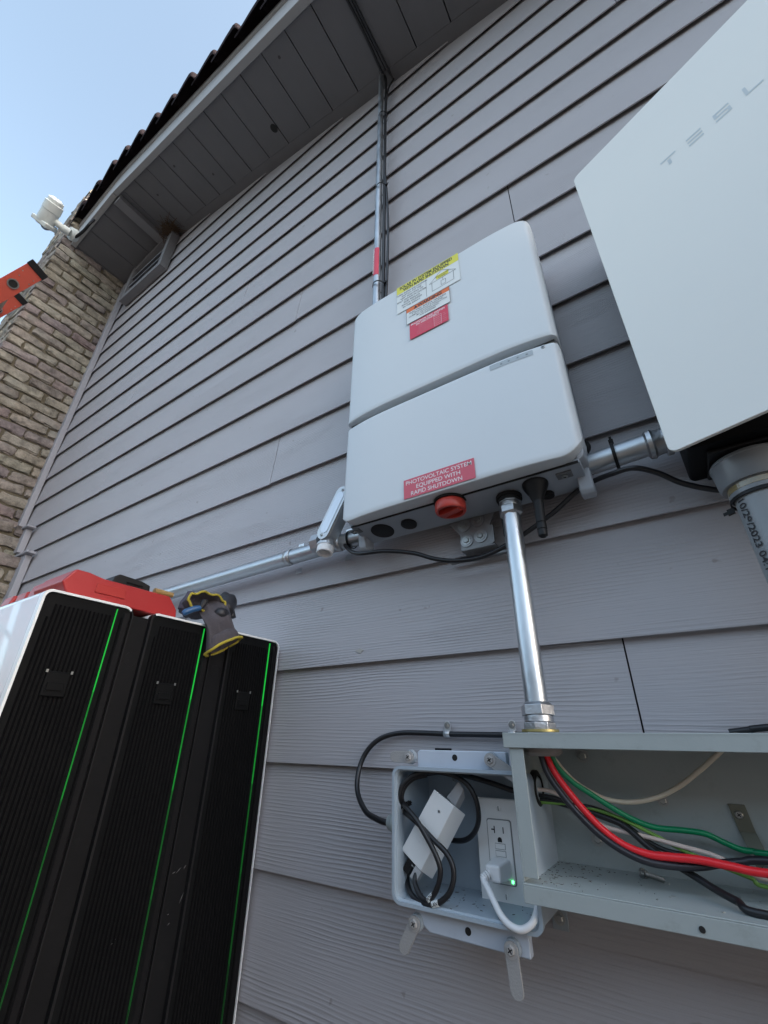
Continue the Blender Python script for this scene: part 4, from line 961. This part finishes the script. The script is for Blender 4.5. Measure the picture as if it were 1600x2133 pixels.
sl_.box(mx_ - .0072, mx_ - .0058, yf - .0001, yf + .0002, -.1115, -.1035); sl_.box(mx_ - .0108, mx_ - .0072, yf - .0001, yf + .0002, -.1082, -.1067)
sl_.box(mx_ + .0052, mx_ + .0066, yf - .0001, yf + .0002, -.111, -.104)
sl_.prism([(mx_ + .003 * math.cos(math.radians(a)), yf + .0002, -.1185 + .003 * math.sin(math.radians(a)) * 1.05) for a in range(0, 181, 20)] + [(mx_ - .003, yf + .0002, -.121), (mx_ + .003, yf + .0002, -.121)], (0, -.0003, 0))
sl_.build('slots', HOLE, wo_, smooth=False)
for zb_ in (-.1285, -.1365):
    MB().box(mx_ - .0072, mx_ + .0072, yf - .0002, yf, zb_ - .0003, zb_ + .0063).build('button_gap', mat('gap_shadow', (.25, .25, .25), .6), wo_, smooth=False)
    MB().box(mx_ - .0067, mx_ + .0067, yf - .0009, yf - .00025, zb_ + .0002, zb_ + .0058).build('button', CRM, wo_, bevel=.0003)
MB().box(-.2612, -.2588, yf - .0006, yf, -.1628, -.1598).build('indicator_light', mat('green_lamp', (.02, .7, .15), .3, emit=(.1, 1, .25), estr=1.5), wo_)
for (x, z) in ((-.2715, -.083), (-.2715, -.178)):
    o = MB().lathe((x, OY - .0001, z), (0, -1, 0), [(0, .0031), (.0006, .003), (.001, .002)], 20).build('plate_screw', CRM, wo_)
    MB().box(x - .0004, x + .0004, OY - .00125, OY - .001, z - .0026, z + .0026).build('slot', HOLE, o, smooth=False)
# mains plug with white cord
pg = empty('white_plug', 'white mains plug with round cord in the lower outlet socket', 'plug')
q0 = onY(1034, 1818, yf)
c5 = lambda x, y: (740 + x / 3.266, 1480 + y / 3.266)
F = [Vector((-.2845 + dx, yf - .0002, z)) for dx, z in ((0, -.160), (.024, -.160), (.024, -.1375), (0, -.1375))]
sh = Vector((-.002, -.030, -.001)); cF = sum((f for f in F), Vector()) / 4
Bk = [cF + (f - cF) * .80 + sh for f in F]
MB().hexa(Bk + F).build('plug_body', WPL, pg, bevel=.003, seg=3)
c0 = cF + sh + Vector((-.004, .009, 0))
cord = [c0 + Vector((0, -.008, 0)), c0 + Vector((-.006, -.016, -.004)), onY(*c5(905, 1215), -.088), onY(*c5(945, 1300), -.097), onY(*c5(990, 1390), -.105), onY(*c5(1050, 1460), -.112), onY(*c5(1130, 1492), -.114), onY(*c5(1200, 1455), -.112), onY(*c5(1232, 1385), -.102), onY(*c5(1242, 1300), -.09), onY(*c5(1235, 1200), -.07)]
MB().tube(smoothpath(cord, 8), .0037, 16).build('cord', WPL, pg)
b = MB(); d0 = (cord[1] - cord[0]).normalized()
for k in range(4): b.lathe(cord[0] + d0 * (.001 + k * .0032), d0, [(0, .0058 - k * .0003), (.0019, .0056 - k * .0003)], 20)
b.build('strain_relief', WPL, pg)
# PoE injector
pi = empty('power_injector', 'white power injector block lying diagonally in the grey box', 'power injector')
c1 = lambda x, y: (780 + x / 5.714, 1560 + y / 5.714)
YI = -.092
fr = [onY(*c1(*a), YI) for a in ((550, 1455), (950, 680), (710, 480), (320, 1195))]
T_ = onY(*c1(1085, 785), YI + .020) - fr[1]
MB().hexa(fr + [f + T_ for f in fr]).build('housing', WHT, pi, bevel=.0009, seg=3)
fu = (fr[1] - fr[0]).normalized(); fv = (fr[3] - fr[0]).normalized(); fn = fu.cross(fv); fn = fn if fn.y < 0 else -fn
lm = MB(); lc_ = onY(*c1(770, 745), YI) + fn * .0003
lm.lathe(lc_, fn, [(0, .0019), (.0001, .0019), (.0001, .0015), (0, .0015)], 20)
lm.lathe(onY(*c1(533, 1105), YI) + fn * .0003, fn, [(0, .0005), (.0001, .0005)], 12)
lm.build('emblem', INKF, pi)
text_mesh([('logo'[:0] or 'LAN   POE', .004, .0025, .0016, 'L', None)], INKF, pi, fr[0] + fn * .0004, fv, -fu, name='port_lettering')
j = [onY(*c1(*a), -.072) for a in ((960, 680), (1065, 480), (1000, 385), (858, 572))]
Tj = onY(*c1(1080, 590), -.060) - onY(*c1(1065, 480), -.072)
MB().hexa(j + [f + Tj for f in j]).build('side_connector', mat('connector_grey', (.42, .42, .43), .4), pi, bevel=.001)
for a_, nm2 in (((500, 1490), 'network_plug'), ((410, 1400), 'network_plug')):
    c = onY(*c1(*a_), YI + .004); dd = fu
    sv = fv
    mm = mat('clear_plastic_plug', (.45, .46, .47), .15) if a_[0] == 500 else BLK
    MB().hexa([c + sv * s1 * .0055 + dd * s2 * .008 + Vector((0, yy2, 0)) for yy2 in (-.003, .006) for s1, s2 in ((-1, -1), (1, -1), (1, 1), (-1, 1))]).build(nm2, mm, pi, bevel=.0006)
def nc(name, label, pts, r=.0034, m=RUB):
    P_ = [onY(*c1(x, y), Y) for x, y, Y in pts]
    return tag(MB().tube(smoothpath(P_, 8), r, 16).build(name, m), label, 'cable')
cA = nc('network_cable', 'black network cable crossing in front of the white injector, inner of the two', [(500, 1480, -.088), (480, 1580, -.092), (520, 1700, -.098), (580, 1790, -.103), (640, 1800, -.105), (720, 1715, -.106), (775, 1560, -.107), (780, 1410, -.108), (720, 1240, -.108), (620, 1050, -.107), (510, 860, -.106), (400, 720, -.102), (340, 640, -.092), (325, 560, -.094), (370, 440, -.092), (470, 350, -.088), (620, 310, -.084)])
cB = nc('network_cable', 'black network cable swinging wide round the injector to the lower loop', [(400, 1430, -.078), (390, 1560, -.08), (420, 1690, -.092), (500, 1800, -.098), (600, 1850, -.104), (720, 1850, -.106), (830, 1790, -.106), (910, 1680, -.105), (945, 1520, -.103), (920, 1360, -.102), (840, 1220, -.101), (700, 1080, -.100), (560, 930, -.098), (430, 810, -.095), (330, 720, -.088), (295, 600, -.099), (330, 450, -.099), (430, 340, -.096), (560, 285, -.091), (750, 275, -.085), (950, 320, -.082), (1100, 420, -.080), (1190, 560, -.078), (1235, 720, -.074), (1235, 880, -.068), (1180, 1010, -.060), (1080, 1085, -.052), (950, 1090, -.042), (820, 1050, -.04)])
cC = nc('network_cable', 'black network cable running along the top of the box into the trough', [(560, 320, -.082), (640, 290, -.080), (800, 278, -.075), (1000, 300, -.065), (1200, 350, -.046), (1400, 410, -.045), (1600, 480, -.045), (1750, 520, -.045), (1900, 560, -.045)], r=.0036)
tj = onY(*c1(350, 690), -.088)
ztie('cable_tie', 'black cable tie bundling the network cables in the box', tj, onY(*c1(400, 760), -.088) - onY(*c1(310, 620), -.088), .0068, .006, tail=onY(*c1(450, 620), -.095) - tj, w_=.0035)
def sleeve(pa, pb, Y, txt, lab):
    A_, B_ = onY(*c1(*pa), Y), onY(*c1(*pb), Y); e = empty('cable_marker', lab, 'cable marker')
    MB().tube([A_, B_], .0036, 16).build('sleeve', SKW, e)
    d = (B_ - A_).normalized(); s_ = Vector((0, -1, 0)).cross(d).normalized()
    text_mesh([(txt, 0, 0, .0042, 'L', (B_ - A_).length * .9)], INK, e, A_ + Vector((0, -.0038, 0)) - s_ * .0018 + d * .0005, d, s_)
sleeve((640, 1800), (700, 1740), -.1055, 'POE', 'small white marker sleeve reading POE, upper of the two')
sleeve((690, 1855), (765, 1833), -.1065, 'LAN', 'small white marker sleeve reading LAN, lower of the two')
# black arching cable outside box with clamps
ar = [onY(*p, Y) for (*p, Y) in ((816, 1714, -.085), (800, 1712, -.085), (783, 1705, -.078), (762, 1690, -.062), (746, 1655, -.04), (745, 1618, -.028), (756, 1580, -.018), (775, 1552, -.012), (800, 1535, -.008), (835, 1527, -.006), (880, 1527, -.006), (932, 1529, -.007), (990, 1530, -.007), (1060, 1531, -.008), (1100, 1531, -.01))]
tag(MB().tube(smoothpath(ar, 8), .0042, 14).build('supply_cable', RUB), 'black supply cable arching from the box side along the siding', 'cable')
for (px_, lab) in ((932, 'small metal cable clamp left, on the black cable above the outlet box'), (1068, 'small metal cable clamp half hidden at the trough corner')):
    c = onY(px_, 1529, -.006); cl = empty('cable_clamp', lab, 'cable clamp', 'metal clamps on the supply cable')
    b = MB(); rows = []
    for k in range(15):
        a = math.radians(-90 + 230 * k / 14); rr = .0052
        rows.append([Vector((c.x + s_, c.y - rr * math.cos(a), c.z + rr * math.sin(a))) for s_ in (-.0055, .0055)])
    b.quadgrid(rows); o = b.build('band', WHT if 0 else mat('bright_zinc', (.6, .62, .63), .35, .5), cl); sm = o.modifiers.new('s', 'SOLIDIFY'); sm.thickness = .001
    b = MB().prism([(c.x - .0055, c.y + .002, c.z + .004)] + [(c.x + .0055 * math.cos(math.radians(a)), c.y + .002, c.z + .014 + .0055 * math.sin(math.radians(a))) for a in range(180, -1, -20)] + [(c.x + .0055, c.y + .002, c.z + .004)], (0, -.0012, 0))
    b.build('foot', mat('bright_zinc', (.6, .62, .63), .35, .5), cl)
    screw((c.x, c.y + .0005, c.z + .0125), (0, -1, 0), .0034, cl, hexr=True, phil=False)

# ================================================================ WIRE TROUGH
tr_ = empty('wire_trough', 'open grey steel wire trough full of coloured wires at lower right', 'wire trough')
TY, TR_ = -.135, -.006
TX0, TX1 = -.2145, .85
zT, zB = .0095, -.1560
th = .0016
b = MB(); b.box(TX0, TX1, TR_ - th, TR_, zB + .0165, zT); b.build('back_panel', STEEL, tr_, smooth=False)
b = MB(); b.box(TX0 - .006, TX1, TY, TR_, zT - th, zT); b.box(TX0 - .006, TX1, TY, TY + th, -.0075, zT - th)
b.build('top_panel', STEEL, tr_, bevel=.0006)
b = MB(); b.box(TX0, TX1, TY + .0, TR_ - th, -.1405, -.1405 + th); b.box(TX0, TX1, TY - .0002, TY + th, zB, -.1405)
b.build('bottom_panel', STEEL, tr_, bevel=.0006)
b = MB(); b.box(TX0, TX0 + th, TY + .003, TR_ - th, -.1385, zT - th - .0002); b.box(TX0 + th, TX0 + .0175, TY + .003, TY + .003 + th, -.134, zT - .016)
b.build('end_panel', STEEL, tr_, bevel=.0004)
MB().lathe(onY(1463, 1937, TY - .0008), (0, 1, 0), [(0, .0026), (.0006, .0026)], 20).build('lip_hole', HOLE, tr_)
c6 = lambda x, y: (1030 + x / 2.807, 1450 + y / 2.807)
for (x, y, r, wsh) in ((515, 350, .0055, 0), (985, 612, .0042, 0), (605, 835, .0052, 1)):
    p = onY(*c6(x, y), TR_ - th)
    if wsh: MB().lathe(p, (0, -1, 0), [(0, .013), (.001, .013), (.001, .009), (.0004, .009)], 28).build('dimple', STEEL, tr_)
    screw(p + Vector((0, -.0006, 0)), (0, -1, 0), r, tr_, hexr=True, phil=False)
for (x, y) in ((405, 878), (400, 830)):
    p = onY(*c6(x, y), TR_ - th); MB().lathe(p, (0, -1, 0), [(0, .004), (.0003, .004), (.0003, .0036), (.0001, .0036)], 24).build('knockout_ring', STEEL, tr_)
rd = random.Random(8)
def specks(name, label, n, fn, m, sz=.0008):
    b = MB()
    for _ in range(n):
        p = fn(); a = rd.uniform(0, 6.28); q = rd.uniform(.4, 1.4) * sz
        u_, v_ = Vector((math.cos(a), math.sin(a), 0)) * q * rd.uniform(1, 3.5), Vector((-math.sin(a), math.cos(a), 0)) * q
        b.prism([p + u_, p + v_, p - u_, p - v_], (0, 0, .0004))
    o = b.build(name, m, None, smooth=False); o['kind'] = 'stuff'; o['label'] = label; o['category'] = 'debris'; return o
specks('debris', 'dark metal filings and dirt on the trough floor', 110, lambda: Vector((min(.3, TX0 + .004 + abs(rd.gauss(0, .045))), rd.uniform(TY + .006, TR_ - .004), -.1388)), mat('filings', (.12, .11, .10), .8), .0006)
specks('debris', 'pale metal shavings on the trough floor', 26, lambda: Vector((rd.uniform(TX0, .1), rd.uniform(TY + .006, TR_ - .004), -.1388)), SCRW, .0007)
specks('debris', 'dark specks of dirt on the outlet box floor', 70, lambda: Vector((rd.uniform(JX0 + .01, JX1 - .01), rd.uniform(JY + .006, -.015), JZ0 + .0061)), mat('filings', (.09, .08, .07), .8), .0006)
# bushing on end panel
p = Vector((TX0 + th, -.055, -.055)); MB().lathe(p, (1, 0, 0), [(0, .021), (.005, .021), (.007, .018), (.007, .015), (0, .0145)], 32).build('end_bushing', BLK, tr_)
# ground lug
lg = MB(); q = onY(*c6(1490, 850), -.012)
lg.prism([(q.x - .010, -.0085, q.z + .034), (q.x + .006, -.0085, q.z + .034), (q.x + .009, -.0085, q.z + .006), (q.x - .006, -.0085, q.z + .006)], (0, -.0012, 0))
lg.prism([(q.x - .006, -.0100, q.z + .008), (q.x + .009, -.0100, q.z + .008), (q.x + .013, -.020, q.z - .012), (q.x - .002, -.020, q.z - .012)], (0, -.0012, 0))
lg.prism([(q.x - .002, -.0205, q.z - .012), (q.x + .013, -.0205, q.z - .012), (q.x + .016, -.0205, q.z - .032), (q.x + .001, -.0205, q.z - .032)], (0, -.0012, 0))
lo = tag(lg.build('ground_lug', mat('lug_steel', (.15, .155, .12), .45, .5), None, bevel=.0003), 'bent metal grounding lug at the back of the trough', 'ground lug')
screw((q.x - .002, -.0098, q.z + .024), (0, -1, 0), .004, lo); screw((q.x + .009, -.0218, q.z - .023), (0, -1, 0), .0045, lo)
# loose screw on trough floor
s0 = onZ(*c6(860, 1035), -.1345); s1 = onZ(*c6(1000, 1078), -.1355)
ls = MB(); d = (s1 - s0).normalized(); Ls = (s1 - s0).length
pr = [(0, .0052), (.002, .0052), (.002, .0042), (.006, .004)]
t = .006
while t < Ls - .003: pr += [(t, .0017), (t + .0008, .0027), (t + .0016, .0017)]; t += .0019
pr += [(Ls, .0003)]
ls.lathe(s0, d, pr, 16); tag(ls.build('loose_screw', SCRW), 'loose screw lying on the trough floor', 'screw')
def wire(name, label, pts, r, m):
    P_ = [onY(*c6(x, y), Y) for x, y, Y in pts]
    if pts[-1][0] > 1600: P_ += [P_[-1] + Vector((.12, .004, .002)), P_[-1] + Vector((.30, -.004, -.004)), P_[-1] + Vector((.50, .006, .004))]
    P_ = P_[:len(pts)] + [Vector((p.x, p.y, max(p.z, -.134 + r))) for p in P_[len(pts):]]
    return tag(MB().tube(smoothpath(P_, 8), r, 16).build(name, m), label, 'wire')
wb = B + Vector((0, 0, -.006))
wire('green_wire', 'thick green wire curving from the conduit to the ground lug', [(315, 290, -.088), (335, 350, -.088), (375, 420, -.085), (455, 500, -.08), (560, 570, -.07), (700, 660, -.06), (830, 730, -.05), (950, 770, -.042), (1100, 785, -.035), (1230, 805, -.03), (1340, 855, -.024), (1440, 897, -.020), (1520, 910, -.018), (1620, 925, -.02)], .0031, WGRN)
wire('red_wire', 'bright red wire curving down from the conduit to the right', [(285, 290, -.095), (305, 350, -.095), (355, 450, -.095), (435, 560, -.095), (535, 680, -.094), (645, 790, -.092), (765, 875, -.09), (900, 925, -.088), (1050, 943, -.086), (1200, 958, -.084), (1400, 1000, -.082), (1620, 1040, -.08)], .0039, WRED)
wire('black_wire', 'thick black wire running beside the red wire', [(262, 290, -.098), (275, 355, -.098), (315, 460, -.099), (405, 590, -.099), (505, 705, -.098), (620, 815, -.096), (760, 910, -.094), (900, 970, -.09), (1050, 994, -.084), (1200, 998, -.078), (1330, 980, -.072), (1450, 970, -.068), (1620, 965, -.066)], .0037, mat('black_wire_sheath', (.018, .018, .024), .35, var=.2))
wire('white_wire', 'cream wire looping from the trough top behind the green wire', [(1345, 300, -.03), (1300, 345, -.03), (1200, 435, -.03), (1080, 528, -.03), (950, 592, -.032), (800, 620, -.036), (660, 605, -.042), (560, 560, -.05), (470, 500, -.055), (400, 430, -.07), (330, 340, -.08)], .0028, WCRM)
wire('pale_wire', 'thin pale wire from the left bushing passing under the red wire', [(215, 548, -.06), (300, 550, -.058), (400, 590, -.056), (520, 680, -.054), (640, 760, -.053), (790, 800, -.052), (940, 835, -.05), (1100, 880, -.05), (1250, 920, -.05), (1360, 965, -.05), (1500, 1030, -.05), (1640, 1080, -.05)], .0023, mat('pale_wire_sheath', (.70, .58, .52), .35, var=.06))
wire('striped_wire', 'thin green and yellow striped wire from the left bushing', [(215, 622, -.056), (300, 622, -.055), (420, 632, -.054), (560, 655, -.053), (700, 700, -.052), (830, 760, -.05), (950, 820, -.048), (1100, 900, -.048), (1300, 985, -.052), (1500, 1065, -.056), (1640, 1125, -.058)], .0020, WGY)
wire('black_wire', 'black wire from the left bushing going under the green wire', [(215, 575, -.058), (330, 590, -.057), (450, 630, -.055), (580, 655, -.052), (700, 705, -.05), (820, 790, -.048), (900, 850, -.046), (1000, 900, -.045), (1120, 930, -.045), (1300, 975, -.046), (1640, 1040, -.05)], .0024, RUB)
wire('black_cable', 'heavy black cable slanting down to the right bottom of the trough', [(215, 598, -.054), (330, 612, -.053), (470, 650, -.052), (620, 700, -.052), (760, 760, -.054), (900, 880, -.058), (1000, 945, -.062), (1090, 1005, -.067), (1180, 1060, -.075), (1300, 1135, -.088), (1420, 1200, -.102), (1601, 1284, -.116)], .0036, RUB)
tag(MB().tube(smoothpath([onY(x, y, Y) for x, y, Y in ((1520, 1526, -.004), (1560, 1521, -.006), (1640, 1512, -.008))] + [Vector((.35, -.008, .04))], 6), .004, 12).build('siding_cable', RUB), 'black cable against the siding just above the trough at the right edge', 'cable')
# mounting screw below trough
mp_ = empty('mounting_foot', 'small grey foot with a bright screw below the trough', 'bracket')
c = onY(1167, 1911, -.0); MB().prism([(c.x - .010, -.0002, c.z - .012), (c.x + .010, -.0002, c.z - .012), (c.x + .010, -.0002, c.z + .02), (c.x - .010, -.0002, c.z + .02)], (0, -.003, 0)).build('foot', GRY, mp_, bevel=.001)
screw((c.x, -.0035, c.z), (0, -1, 0), .0048, mp_, hexr=True, phil=False)

# ================================================================ SECURITY CAMERA
sc_ = empty('security_camera', 'white bullet security camera on an arm at the end of the fascia', 'security camera')
D0 = 3.0
cW = mat('camera_white', (.62, .68, .67), .45, var=.04)
base = dep(151, 488, D0); MB().lathe(base, RC @ np.array([-.3, -.8, -.1]), [(-.02, .042), (.010, .042), (.022, .030)], 28).build('base_plate', cW, sc_)
arm = [dep(145, 485, D0 - .03), dep(128, 473, D0 - .06), dep(112, 458, D0 - .08), dep(104, 444, D0 - .08), dep(106, 432, D0 - .07)]
MB().tube(smoothpath(arm, 6), [.026] * 6 + [.022] * 6 + [.022] * 6 + [.024] * 7, 20).build('arm', cW, sc_)
h0 = dep(93, 464, D0 - .09); h1 = dep(117, 419, D0 - .12); hx = (h1 - h0).normalized()
MB().lathe(h0, hx, [(0, .050), (.01, .052), (.085, .050), (.087, .053), (.14, .052), (.143, .046), (.165, .044), (.178, .025)], 32).build('housing', cW, sc_)
MB().lathe(h0 - hx * .019, -hx, [(0, .045), (.002, .045)], 28).build('lens_glass', mat('lens_pinkish', (.42, .36, .35), .3), sc_)
fu_ = Vector(RC @ np.array([.87, .0, -.5])); fu_ = (fu_ - hx * fu_.dot(hx)).normalized(); fv_ = hx.cross(fu_)
MB().hexa([h0 + hx * t + fu_ * a + fv_ * b_ for t in (-.018, .012) for a, b_ in ((-.058, -.048), (.058, -.048), (.058, .048), (-.058, .048))]).build('front_housing', cW, sc_, bevel=.006)
MB().tube(smoothpath([dep(87, 462, D0 - .09), dep(88, 472, D0 - .08), (dep(98, 478, D0 - .06)), dep(118, 475, D0 - .05)], 6), .006, 8).build('pigtail_cable', mat('grey_cable', (.2, .22, .25), .5), sc_)
MB().tube(smoothpath([dep(147, 497, D0), dep(160, 492, D0 - .01), dep(175, 480, D0 - .01), dep(187, 466, D0 - .01), dep(196, 458, D0 + .05)], 6), .009, 8).build('feed_cable', BLK, sc_)

# ================================================================ LADDER
ld = empty('ladder', 'orange fibreglass ladder with black end caps leaning near the chimney', 'ladder')
def rail_(pt, pb, depth, depth2, wd, hole, nm):
    """channel rail from top point down; pt/pb are photo points of the centre line"""
    Tp = dep(*pt, depth); Bp = dep(*pb, depth2); d = (Tp - Bp).normalized()
    view = (Tp - Vector(CAM)).normalized(); s_ = d.cross(view).normalized(); n_ = s_.cross(d).normalized()
    if n_.dot(view) > 0: n_ = -n_
    # extend to the ground
    ext = (Tp.z - (GZ + .01)) / d.z if d.z > .05 else 3.0
    Bp = Tp - d * ext
    web = MB(); h_ = wd / 2
    web.hexa([Tp + s_ * h_ + n_ * 0, Tp - s_ * h_, Bp - s_ * h_, Bp + s_ * h_, Tp + s_ * h_ - n_ * .004, Tp - s_ * h_ - n_ * .004, Bp - s_ * h_ - n_ * .004, Bp + s_ * h_ - n_ * .004])
    for sg in (1, -1):
        web.hexa([Tp + s_ * h_ * sg - n_ * .0041, Tp + s_ * (h_ - .004) * sg - n_ * .0041, Bp + s_ * (h_ - .004) * sg - n_ * .0041, Bp + s_ * h_ * sg - n_ * .0041, Tp + s_ * h_ * sg - n_ * .03, Tp + s_ * (h_ - .004) * sg - n_ * .03, Bp + s_ * (h_ - .004) * sg - n_ * .03, Bp + s_ * h_ * sg - n_ * .03])
    o = web.build('rail', ORNG, ld, bevel=.0015)
    cp_ = MB(); a_ = Tp - d * .001; cl = .028
    cp_.hexa([a_ + s_ * (h_ + .003) + n_ * .004 - d * cl * .8, a_ - s_ * (h_ + .003) + n_ * .004 - d * cl * .8, a_ - s_ * (h_ + .003) + n_ * .004 + d * cl * .3, a_ + s_ * (h_ + .003) + n_ * .004 + d * cl * .3] + [p - n_ * .038 for p in (a_ + s_ * (h_ + .003) - d * cl * .8, a_ - s_ * (h_ + .003) - d * cl * .8, a_ - s_ * (h_ + .003) + d * cl * .3, a_ + s_ * (h_ + .003) + d * cl * .3)])
    cp_.build('end_cap', BLK, ld, bevel=.003)
    for (u_, v_) in ((.05, .3), (.075, .2), (.10, .12), (.045, -.35), (.07, -.38)):
        MB().lathe(Tp - d * (u_ + .01) + s_ * wd * v_ * hole + n_ * .0001, n_, [(0, .0028), (.0014, .0022)], 12).build('rivet', SCRW, ld)
    if hole:
        hc_ = Tp - d * .13
        MB().lathe(hc_ + n_ * .0002, n_, [(0, .022), (.003, .022), (.003, .017), (0, .016)], 28).build('rung_ferrule', SCRW, ld)
        MB().lathe(hc_ + n_ * .0002, n_, [(0, .0165), (.0006, .0165)], 24).build('rung_opening', HOLE, ld)
    return Tp, Bp, d, s_, n_
r1 = rail_((82, 560), (-20, 618), 2.0, 2.0 - .055, .075, 1, 'a')
r2 = rail_((42, 617), (-20, 652), 2.35, 2.35 - .04, .075, 1, 'b')
for i in range(8):
    t = .13 + i * .305
    MB().tube([r1[0] - r1[2] * t - r1[4] * .004, r2[0] - r2[2] * t - r2[4] * .004], .014, 14).build('rung', SCRW, ld)
